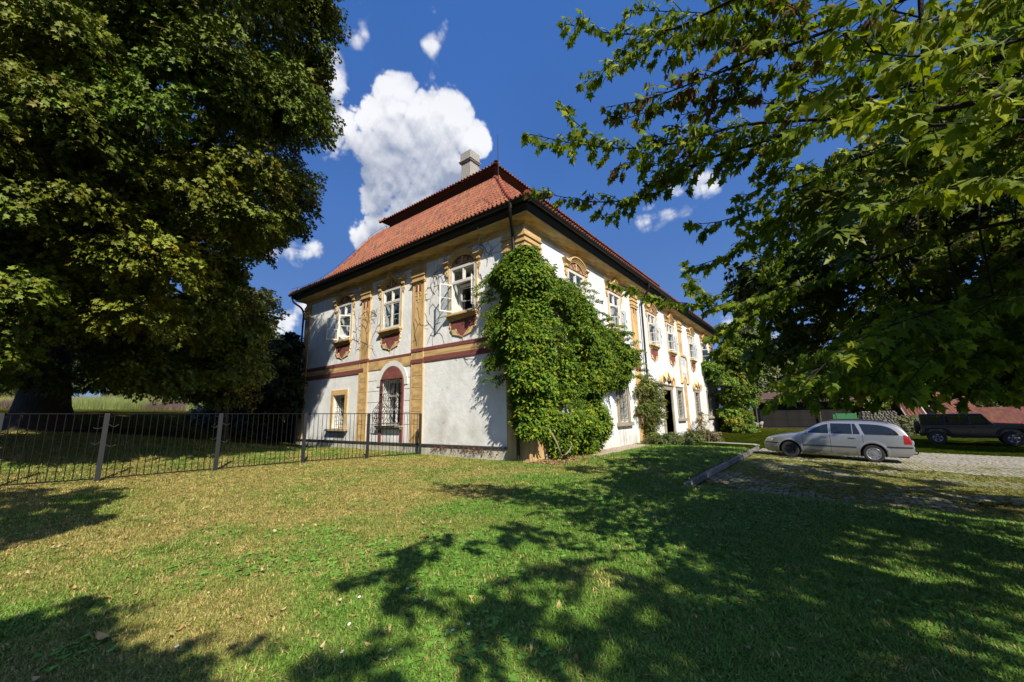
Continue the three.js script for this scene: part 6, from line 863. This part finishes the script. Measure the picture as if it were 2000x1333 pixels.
{
  const T = thing('estate_car', 'silver grey estate car parked on the cobbles facing the house', 'car', [7.5, 0, -10.09], 3.0806);
  { const a = H(6.2, -9.43), b = H(8.71, -9.28); T.position.y = (a + b) / 2 + .004; T.rotation.order = 'YXZ'; T.rotation.z = Math.atan2(a - b, 2.51); }
  const top = smoothCurve([[-2.345, .60], [-2.335, .68], [-2.30, .80], [-2.24, .97], [-2.12, 1.19], [-2.0, 1.31], [-1.85, 1.375], [-1.5, 1.425], [-1.0, 1.455], [-.5, 1.457], [-.1, 1.44], [.1, 1.405], [.3, 1.32], [.62, 1.13], [.86, 1.0], [.98, .965], [1.3, .915], [1.65, .85], [1.92, .775], [2.06, .70], [2.13, .60], [2.165, .5]]);
  const arch = (x, c) => { const d = Math.abs(x - c); return d < .372 ? .31 + Math.sqrt(.372 * .372 - d * d) : 0; }, sill = smoothCurve([[-2.345, .42], [-2.25, .3], [-1.9, .25], [-1.2, .2], [1.2, .19], [1.8, .2], [2.1, .24], [2.165, .34]]);
  const bottom = (x) => Math.min(top(x) - .02, Math.max(sill(x), arch(x, 1.256), arch(x, -1.256)));
  const half = (x, y) => { let w = .855 - .5 * Math.max(0, .5 - y) ** 2 * 2 - .03 * Math.max(0, y - .75); if (y > .95) w -= (y - .95) * .46 + (y - .95) ** 2 * .12; if (x > 1.3) w -= .23 * ((x - 1.3) / .86) ** 2.4; if (x < -1.5) w -= .10 * ((-x - 1.5) / .84) ** 2; for (const c of [1.256, -1.256]) { const d = Math.hypot(x - c, y - .31); if (d > .36 && d < .46) w += .016 * (1 - Math.abs(d - .40) / .06); } return w; };
  const K = carKit(T, top, bottom, half, { fillet: .085 });
  const paint = phys(lin(.40, .405, .415), .3, { metalness: .6, clearcoat: 1, clearcoatRoughness: .04 });
  const ends = []; const capEnd = (x, s) => { const rows = []; const p = [], b = bottom(x), t = top(x); for (let j = 0; j <= 8; j++) { const y = mix(b, t, j / 8), z = K.zf(x, y); for (let i = 0; i <= 8; i++) p.push(x + s * .02 * Math.sin(j / 8 * Math.PI) * (1 - (i / 4 - 1) ** 2), y, z * (i / 4 - 1)); } const idx = []; for (let j = 0; j < 8; j++) for (let i = 0; i < 8; i++) { const a = j * 9 + i; idx.push(a, a + 1, a + 9, a + 1, a + 10, a + 9); } const g = new THREE.BufferGeometry(); g.setAttribute('position', new THREE.Float32BufferAttribute(p, 3)); g.setIndex(idx); if (s < 0) g.index.array.reverse(); g.computeVertexNormals(); return g; };
  mesh('body', [...K.strip(-2.343, 2.163, bottom, top, 0, 190, 30), K.across(-2.343, 2.163, 0, 120), capEnd(2.163, 1), capEnd(-2.343, -1)], paint, T);
  mesh('underbody', [rbx(-2.2, 2.0, .2, .5, -.62, .62, .05), rbx(-1.68, -.84, .3, .75, -.68, .68, .05), rbx(.84, 1.66, .3, .75, -.68, .68, .05)], M.dark, T);
  const glassTop = (x) => top(x) - .075;
  const doorF = mesh('door', K.strip(-.055, .80, (x) => .27 + Math.max(0, x - .72) * 1.2, (x) => Math.min(top(x) - .05, 1.40), .004, 26, 22), paint, T), doorR = mesh('door', K.strip(-1.0, -.067, (x) => Math.max(.27, arch(x, -1.256) + .02), (x) => Math.min(top(x) - .05, 1.41), .004, 26, 22), paint, T);
  const clip = K.strip;
  mesh('window', K.strip(-.02, .70, () => .985, (x) => Math.min(1.355, top(x) - .095 - Math.max(0, x - .2) * .02), .009, 16, 6), M.carGlass, doorF); mesh('window', K.strip(-.72, -.10, () => .985, () => 1.36, .009, 8, 6), M.carGlass, doorR); mesh('quarter_window', K.strip(-.94, -.745, (x) => .985 + 0 * x, (x) => 1.36 - Math.max(0, -.82 - x) * 2.6, .009, 8, 6), M.carGlass, doorR);
  { const hi = smoothCurve([[-1.985, 1.0], [-1.95, 1.075], [-1.88, 1.16], [-1.75, 1.25], [-1.55, 1.315], [-1.3, 1.345], [-1.05, 1.355]]); mesh('quarter_window', K.strip(-1.985, -.945, (x) => x > -1.07 ? Math.min(hi(x) - .01, mix(.985, 1.345, (x + 1.07) / .125)) : .985, hi, .009, 40, 10), M.carGlass, T); }
  mesh('windscreen', K.across(.19, .84, .005, 12, .07), M.carGlass, T); mesh('rear_window', K.across(-2.235, -2.0, .005, 10, .1), M.carGlass, T);
  mesh('side_moulding', [...K.strip(-.8, .82, () => .5, () => .535, .016, 10, 2), ...K.strip(-2.30, -1.63, () => .55, () => .595, .014, 10, 2), ...K.strip(1.64, 2.12, () => .53, () => .575, .014, 10, 2)], M.blackTrim, T);
  mesh('door_gap', [...K.strip(-.067, -.055, () => .25, () => 1.38, .0045, 1, 12), ...K.strip(.80, .81, () => .38, () => .97, .003, 1, 8), ...K.strip(-1.012, -1.0, () => .68, () => 1.0, .003, 1, 8), ...K.strip(-2.2, -1.05, (x) => .955, (x) => .96, .002, 10, 1)], M.blackTrim, T);
  for (const [x, d] of [[.12, doorF], [-.72, doorR]]) for (const s of [-1, 1]) mesh('handle', rbx(x - .1, x + .1, .845, .88, s * (K.zf(x, .86) + .0), s * (K.zf(x, .86) + .035), .012), paint, d);
  for (const s of [-1, 1]) mesh('mirror', [new THREE.SphereGeometry(1, 12, 8).scale(.07, .065, .11).translate(.66, 1.0, s * .92), bar([.68, .97, s * .8], [.66, .98, s * .9], .02, 6)], paint, T);
  for (const s of [-1, 1]) { mesh('tail_light', K.strip(-2.295, -2.10, () => .69, (x) => Math.min(1.0, top(x) - .03), .01, 8, 8, [s]), phys(lin(.32, .015, .012), .15, { clearcoat: 1 }), T); mesh('headlight', K.poly([[1.80, .70], [1.86, .755], [2.0, .715], [2.075, .66], [2.07, .585], [1.90, .60]], .008, [s]), phys(lin(.5, .5, .5), .08, { clearcoat: 1, metalness: .4 }), T); mesh('roof_rail', [tube([V3(-1.75, 1.395, s * .565), V3(-1.65, 1.455, s * .565), V3(-.9, 1.495, s * .575), V3(-.3, 1.485, s * .585), V3(-.05, 1.46, s * .59), V3(.03, 1.42, s * .6)], .014, 5, 24)], M.blackTrim, T); }
  mesh('tow_bar', [tube([V3(-2.1, .3, 0), V3(-2.36, .3, 0), V3(-2.44, .32, 0), V3(-2.46, .40, 0)], .022, 6, 14), new THREE.SphereGeometry(.03, 8, 6).translate(-2.46, .42, 0)], M.iron, T);
  mesh('sill_trim', K.strip(-.86, .86, () => .21, () => .27, .012, 12, 3), paint, T);
  mesh('number_plate', rbx(-2.372, -2.36, .66, .77, -.25, .25, .004), std(lin(.7, .7, .68), .5), T);
  const tg = tyreG(.31, .195, .2), tread = tg, steel = std(lin(.03, .03, .032), .5, { metalness: .4 }), silver = phys(lin(.42, .42, .43), .35, { metalness: .7, clearcoat: .5 });
  for (const [x, capped] of [[1.256, false], [-1.256, true]]) for (const s of [-1, 1]) {
    const w = mesh('wheel', tg, M.tyre, T); w.position.set(x, .31, s * .74); if (s < 0) w.rotation.y = Math.PI; const m = capped ? silver : steel;
    const disc = new THREE.Shape(); disc.absarc(0, 0, .203, 0, Math.PI * 2); const n = capped ? 10 : 12; for (let k = 0; k < n; k++) { const a = k / n * 6.283, h = new THREE.Path(); h.absellipse(Math.cos(a) * (capped ? .155 : .135), Math.sin(a) * (capped ? .155 : .135), capped ? .027 : .019, capped ? .016 : .019, 0, Math.PI * 2, true, a + R90); disc.holes.push(h); }
    const rim = mesh('rim', [new THREE.ExtrudeGeometry(disc, { depth: .014, bevelEnabled: true, bevelSize: .004, bevelThickness: .006, bevelSegments: 1, curveSegments: 24 }).translate(0, 0, capped ? .065 : .035), new THREE.TorusGeometry(.2, .012, 6, 32).translate(0, 0, .085), new THREE.CylinderGeometry(.055, .065, .03, 16).rotateX(R90).translate(0, 0, capped ? .085 : .06)], m, w); mesh('hub', [new THREE.CylinderGeometry(.195, .195, .02, 24).rotateX(R90).translate(0, 0, .005)], M.dark, w);
  }
}
{
  const T = thing('off_road_car', 'black four door off-road car with spare wheel at the back parked beyond the silver car', 'car', [14.43, 0, -26.29], -.093);
  T.position.y = (H(12.86, -25.6) + H(15.86, -25.35)) / 2 - .01;
  const paint = phys(lin(.004, .0045, .006), .25, { clearcoat: .7, clearcoatRoughness: .05 }), matt = std(lin(.007, .0075, .01), .5);
  const side = (pts, z0, z1, b = .02) => [-1, 1].map((s) => { const g = plate(pts, z0, z1, b); return s > 0 ? g : g.scale(1, 1, -1); }).map((g, i) => { if (i === 0) { const a = g.index; if (a) a.array.reverse(); else { const p = g.attributes.position.array; for (let k = 0; k < p.length; k += 9) for (let c = 0; c < 3; c++) { const t = p[k + 3 + c]; p[k + 3 + c] = p[k + 6 + c]; p[k + 6 + c] = t; } } g.computeVertexNormals(); } return g; });
  const archCut = (c, R) => Array.from({ length: 9 }, (_, i) => { const a = Math.PI * i / 8; return [c + Math.cos(a) * R, .5 + Math.sin(a) * R]; });
  const tub = [[-2.12, .62], [-1.504 - .5, .58], ...archCut(-1.504, .5).reverse(), [-1.0, .5], [1.0, .5], ...archCut(1.504, .5).reverse(), [2.1, .62], [2.22, .7], [2.2, 1.16], [.9, 1.24], [.88, 1.19], [-2.14, 1.16]];
  mesh('body', [...side(tub, .60, .80, .025), rbx(-2.12, -2.06, .6, 1.16, -.7, .7, .02), rbx(2.05, 2.2, .62, 1.14, -.62, .62, .03), bx(-2.06, 2.05, .5, 1.14, -.58, .58)], paint, T);
  mesh('bonnet', [plate([[.86, 1.16], [2.22, 1.08], [2.24, 1.16], [2.1, 1.235], [.9, 1.3]], -.62, .62, .02)], paint, T);
  const topPts = [[-2.12, 1.16], [.86, 1.2], [.5, 1.77], [.4, 1.815], [-1.0, 1.835], [-2.02, 1.82], [-2.08, 1.76]];
  const win = [[[-2.0, 1.27], [-1.2, 1.27], [-1.2, 1.68], [-1.26, 1.71], [-1.97, 1.71], [-2.0, 1.66]], [[-1.05, 1.26], [-.18, 1.26], [-.18, 1.69], [-1.05, 1.71]], [[-.03, 1.25], [.66, 1.25], [.44, 1.68], [-.03, 1.69]]];
  mesh('hard_top', [...side(topPts, .64, .73, .02), rbx(-2.1, .52, 1.76, 1.835, -.66, .66, .03), rbx(-2.12, -2.06, 1.16, 1.76, -.64, .64, .02)], matt, T);
  const ws = mesh('windscreen', [tf(bx(-.01, .01, -.31, .31, -.62, .62), .70, 1.49, 0, 0, 0, .55)], M.carGlass, T);
  for (const s of [-1, 1]) {
    win.forEach((p, i) => { const w = mesh('window', [plate(p, .7, .742, .004)].map((g) => s > 0 ? g : g.rotateY(Math.PI).translate(0, 0, 0)), M.carGlass, T); if (s < 0) { w.geometry.dispose(); w.geometry = join([plate(p, -.742, -.7, .004)]); } mesh('window_frame', [plate([...p.map(([x, y]) => [x + (x < (p[0][0] + p[1][0]) / 2 ? -.03 : .03), y + (y < 1.4 ? -.03 : .03)])], s > 0 ? .725 : -.736, s > 0 ? .736 : -.725, 0, [p.slice().reverse()])], M.blackTrim, T); });
    mesh('window_bar', [rbx(-.88, -.85, 1.26, 1.7, s * .735, s * .75, .004)], M.blackTrim, T);
    for (const [x0, x1] of [[-1.12, -.12], [-.1, .86]]) { const d = mesh('door', [plate([[x0 + (x0 < -1 ? .14 : 0), .56], [x1, .56], [x1, 1.17], [x0, 1.16], [x0, .86]], s > 0 ? .8 : -.812, s > 0 ? .812 : -.8, .004)], paint, T); mesh('handle', [rbx(x0 + .08, x0 + .25, 1.02, 1.06, s * .812, s * .84, .01)], matt, d); for (const y of [.98, .68]) mesh('hinge', rbx(x1 - .14, x1 - .02, y, y + .06, s * .812, s * .835, .008), paint, d); }
    for (const c of [-1.504, 1.504]) mesh('wheel_arch', [plate([[c - .66, .62], [c - .52, .62], [c - .42, .82], [c - .28, .93], [c + .28, .93], [c + .42, .82], [c + .56, .62], [c + .7, .62], [c + .52, .92], [c + .36, 1.0], [c - .36, 1.0], [c - .5, .92]], s > 0 ? .78 : -.95, s > 0 ? .95 : -.78, .015)], matt, T);
    mesh('tail_light', [rbx(-2.16, -2.08, .86, 1.12, s * .62, s * .79, .015)], phys(lin(.16, .01, .01), .2, { clearcoat: 1 }), T);
    mesh('mirror', [rbx(.62, .78, 1.2, 1.38, s * .84, s * 1.02, .03)], matt, T); mesh('side_step', [rbx(-.95, .95, .42, .5, s * .72, s * .88, .02)], matt, T);
    mesh('badge', [rbx(1.0, 1.22, .92, .955, s * .8, s * .806, .002), rbx(1.02, 1.2, .86, .885, s * .8, s * .806, .002)], std(lin(.22, .22, .23), .4, { metalness: .5 }), T);
  }
  mesh('bumper', rbx(-2.24, -2.0, .5, .7, -.78, .78, .04), matt, T); mesh('bumper', rbx(2.1, 2.38, .5, .72, -.8, .8, .05), matt, T);
  mesh('number_plate', [rbx(-2.26, -2.245, .66, .78, .3, .62, .004)], std(lin(.6, .6, .6), .5), T);
  const tg = tyreG(.405, .25, .225), star = new THREE.Shape(); for (let k = 0; k < 5; k++) { const a = k / 5 * 6.283 + .3; for (const [rr, da] of [[.07, -.5], [.215, -.16], [.2, 0], [.215, .16], [.07, .5]]) { const x = Math.cos(a + da) * rr, y = Math.sin(a + da) * rr; k === 0 && rr === .07 && da < 0 ? star.moveTo(x, y) : star.lineTo(x, y); } }
  const bright = phys(lin(.62, .62, .63), .3, { metalness: .6 }), starG = new THREE.ExtrudeGeometry(star, { depth: .02, bevelEnabled: true, bevelSize: .006, bevelThickness: .006, bevelSegments: 1 }), inner = new THREE.ExtrudeGeometry(star, { depth: .02, bevelEnabled: false }).scale(.74, .74, 1);
  const wheel = (x, y, z, ry) => { const w = mesh(y > .6 ? 'spare_wheel' : 'wheel', tg, M.tyre, T); w.position.set(x, y, z); w.rotation.y = ry; const m = mesh('rim', [starG.clone().translate(0, 0, .09), new THREE.TorusGeometry(.222, .012, 5, 28).translate(0, 0, .1)], bright, w); mesh('rim_inlay', [inner.clone().translate(0, 0, .107), new THREE.CylinderGeometry(.218, .218, .03, 24).rotateX(R90).translate(0, 0, .06)], M.blackTrim, w); };
  for (const x of [-1.504, 1.504]) for (const s of [-1, 1]) wheel(x, .405, s * .77, s > 0 ? 0 : Math.PI);
  wheel(-2.3, .98, .05, -R90);
}
// ================================================================ outbuildings beyond the parking area
{
  // long timber shed
  const a = at(1488, 834, 44), b = at(1668, 832, 41), dir = b.clone().sub(a).setY(0), L = dir.length(), ry = Math.atan2(-dir.z, dir.x), S = thing('timber_shed', 'dark timber shed of horizontal boards beyond the lawn', 'shed', [a.x, H(a.x, a.z), a.z], ry), r = rng(301), mats = [std(lin(.012, .011, .010), .9, { map: M.woodMap }), std(lin(.014, .012, .011), .9, { map: M.woodMap }), std(lin(.009, .008, .0075), .9, { map: M.woodMap })];
  mesh('wall', [bx(0, L, -.4, 3.0, -4, -.04)], M.dark, S);
  const bl = [[], [], []]; for (let y = .1; y < 3; y += .2) for (let x = 0; x < L; x += 2.5) bl[Math.floor(r() * 3)].push(rbx(x + .005, Math.min(L, x + 2.495), y, y + .187, -.04, .0 + r() * .012, .005)); bl.forEach((g, i) => { const m = mesh('boards', g, mats[i], S); m.userData.kind = 'stuff'; });
  mesh('roof', [tf(bx(-.4, L + .4, -.06, .06, -2.6, 2.6), L / 2 - L / 2, 3.3, -1.8, .22, 0, 0)], std(lin(.09, .05, .04), .9), S);
  for (const x of [-.35, L * .66]) mesh('post', [bar([x, -.2, .25], [x, 3.0, .25], .08, 4)], M.greyWood, S);
  const rubble = thing('rubble_pile', 'low heap of pale rubble stones beside the timber shed post', 'stones', [a.x - .9, H(a.x - .9, a.z + .4), a.z + .4]); const rm = [std(lin(.3, .28, .25), .95), std(lin(.22, .2, .18), .95)]; const sg = new THREE.IcosahedronGeometry(.2, 1); for (let k = 0; k < 26; k++) { const q = mesh('stone', sg, rm[k % 2], rubble); q.position.set((r() - .5) * 1.9, .1 + r() * .5 * (1 - Math.abs(k / 26 - .5)), (r() - .5) * .6); q.rotation.set(r() * 6, r() * 6, 0); q.scale.set(.7 + r() * .8, .5 + r() * .4, .7 + r() * .5); }
  // stone wall
  const c = at(1684, 842, 38), d = at(1758, 845, 36.5), dv = d.clone().sub(c).setY(0), wl = dv.length(), W = thing('stone_wall', 'low rough stone wall left of the black car', 'wall', [c.x, H(c.x, c.z), c.z], Math.atan2(-dv.z, dv.x));
  mesh('core', [bx(0, wl, -.4, 1.78, -.5, -.07)], M.dark, W); const sm = [], sc = []; for (let y = 0; y < 1.8; y += .14) for (let x = .05 + r() * .15; x < wl; ) { const w = .12 + r() * .22; sm.push(new THREE.Matrix4().compose(V3(x + w / 2, y + .08, -.08), new THREE.Quaternion().setFromEuler(new THREE.Euler(r() * .2, r() * .3, (r() - .5) * .2)), V3(w * .52, .085, .1))); const q = .5 + r() * .6; sc.push(lin(.22 * q, .2 * q, .16 * q)); x += w + .02; } inst('stones', new THREE.IcosahedronGeometry(1, 1), std(lin(1, 1, 1), .95, { bumpMap: M.bumpMap, bumpScale: .01 }), sm, W, sc);
  // green cart behind the silver car
  const g = at(1654, 838, 36), G = thing('green_cart', 'green slatted cart standing between shed and stone wall', 'cart', [g.x, H(g.x, g.z), g.z], .3), gm = std(lin(.02, .14, .045), .6);
  for (let k = 0; k < 5; k++) mesh('slat', rbx(-.75, .75, .85 + k * .17, 1.0 + k * .17, .37, .4, .008), gm, G); mesh('frame', [rbx(-.78, -.7, .5, 1.75, .33, .37, .01), rbx(.7, .78, .5, 1.75, .33, .37, .01), rbx(-.75, .75, .7, .82, -.4, .36, .01), rbx(-.75, .75, .85, 1.6, -.4, -.36, .01)], gm, G); for (const s of [-.5, .5]) { const w = mesh('wheel', tyreG(.3, .12, .16), M.tyre, G); w.position.set(s, .3, .3); }
  // low buildings with red tiled roofs
  const tile = (() => { const p = [], pr = [[-.5, .02], [-.2, .0], [.1, .05], [.32, .07], [.5, .02]]; for (let k = 0; k + 1 < pr.length; k++) { const [x0, y0] = pr[k], [x1, y1] = pr[k + 1], w = .26, l = .36; const q = (a, b, c, d) => p.push(...a, ...b, ...c, ...a, ...c, ...d); q([x0 * w, y0 + .02, 0], [x1 * w, y1 + .02, 0], [x1 * w, y1, -l], [x0 * w, y0, -l]); q([x0 * w, y0 - .02, 0], [x1 * w, y1 - .02, 0], [x1 * w, y1 + .02, 0], [x0 * w, y0 + .02, 0]); } const t = new THREE.BufferGeometry(); t.setAttribute('position', new THREE.Float32BufferAttribute(p, 3)); t.computeVertexNormals(); return t; })();
  const tm = std(lin(.15, .052, .034), .85, { map: null });
  const roofed = (name, label, x0, x1, yb, yt, dep, wallM) => {
    const p0 = at(x0, yb, dep), p1 = at(x1, yb, dep - .6), v = p1.clone().sub(p0).setY(0), len = v.length(), hy = p0.y - H(p0.x, p0.z), run = 2.6, rise = at(x0, yt, dep + run).y - p0.y, B = thing(name, label, 'outbuilding', [p0.x, H(p0.x, p0.z), p0.z], Math.atan2(-v.z, v.x)), sl = Math.atan2(rise, run), S = Math.hypot(rise, run);
    mesh('wall', [bx(.1, len - .1, -.5, hy - .02, -run * 2 + .3, -.3)], wallM, B);
    const rf = mesh('roof', [plate([[.2, hy - .1], [-run, hy + rise - .1], [-run * 2 - .2, hy - .1], [-run, hy + rise - .02], [.2, hy]].map(([a2, b2]) => [a2, b2]), 0, len).rotateY(-R90).scale(1, 1, 1).translate(len, 0, 0)], std(lin(.1, .05, .04), .9), B);
    const ms = [], cs = []; for (let s = -.05; s < S; s += .32) for (let x = .13; x < len; x += .262) { ms.push(new THREE.Matrix4().compose(V3(x, hy + .03 + s * Math.sin(sl), .22 - s * Math.cos(sl)), new THREE.Quaternion().setFromEuler(new THREE.Euler(sl + .06, 0, 0)), V3(1, 1, 1))); const b = .75 + r() * .5; cs.push(lin(b, b * (.85 + r() * .3), b * (.8 + r() * .4))); } inst('roof_tiles', tile, tm, ms, rf, cs);
    mesh('verge', [-.02, len + .02].map((x) => tf(rbx(-.05, .05, -.02, .1, -S, .25, .01), x, hy + .03, .1, sl, 0, 0)), std(lin(.4, .36, .3), .9), B); return B;
  };
  roofed('tiled_outbuilding', 'low red tiled outbuilding left of the black car cabin', 1779, 1820, 828, 778, 36, M.greyWood);
  roofed('tiled_outbuilding', 'taller red tiled roof rising directly behind the black car', 1846, 1935, 828, 770, 35, M.concrete);
  roofed('tiled_outbuilding', 'dark low tiled roof with pale edge behind the black car bonnet', 1936, 2080, 836, 800, 33, M.concrete);
  // geraniums in a trough in front of the roofs
  const f = at(1930, 829, 31), f2 = at(2050, 838, 30), fv = f2.clone().sub(f).setY(0), F = thing('flower_trough', 'row of red geraniums flowering beyond the black car bonnet', 'flowers', [f.x, f.y - .3, f.z], Math.atan2(-fv.z, fv.x)); mesh('trough', [rbx(0, fv.length(), -2.2, .02, -.2, .2, .02)], M.concrete, F); const fm = [], fc = [], lm = [], lc = []; const bl2 = new THREE.IcosahedronGeometry(.05, 0); for (let k = 0; k < 420; k++) { const x = r() * fv.length(), on = r() < .5; (on ? fm : lm).push(new THREE.Matrix4().compose(V3(x, .05 + r() * (on ? .36 : .26) * (.6 + .6 * fbm(x * 2, 1, 1, 2) + .3), (r() - .5) * .4), new THREE.Quaternion().setFromEuler(new THREE.Euler(r() * 6, r() * 6, 0)), V3(1, 1, 1).multiplyScalar(.6 + r() * .9))); const b = .6 + r() * .7; (on ? fc : lc).push(on ? lin(.5 * b, .03 * b, .02 * b) : lin(.07 * b, .12 * b, .025 * b)); } inst('blossoms', bl2, std(lin(1, 1, 1), .7), fm, F, fc); inst('leaves', bl2, std(lin(1, 1, 1), .7), lm, F, lc);
}
renderer.render(scene, camera);
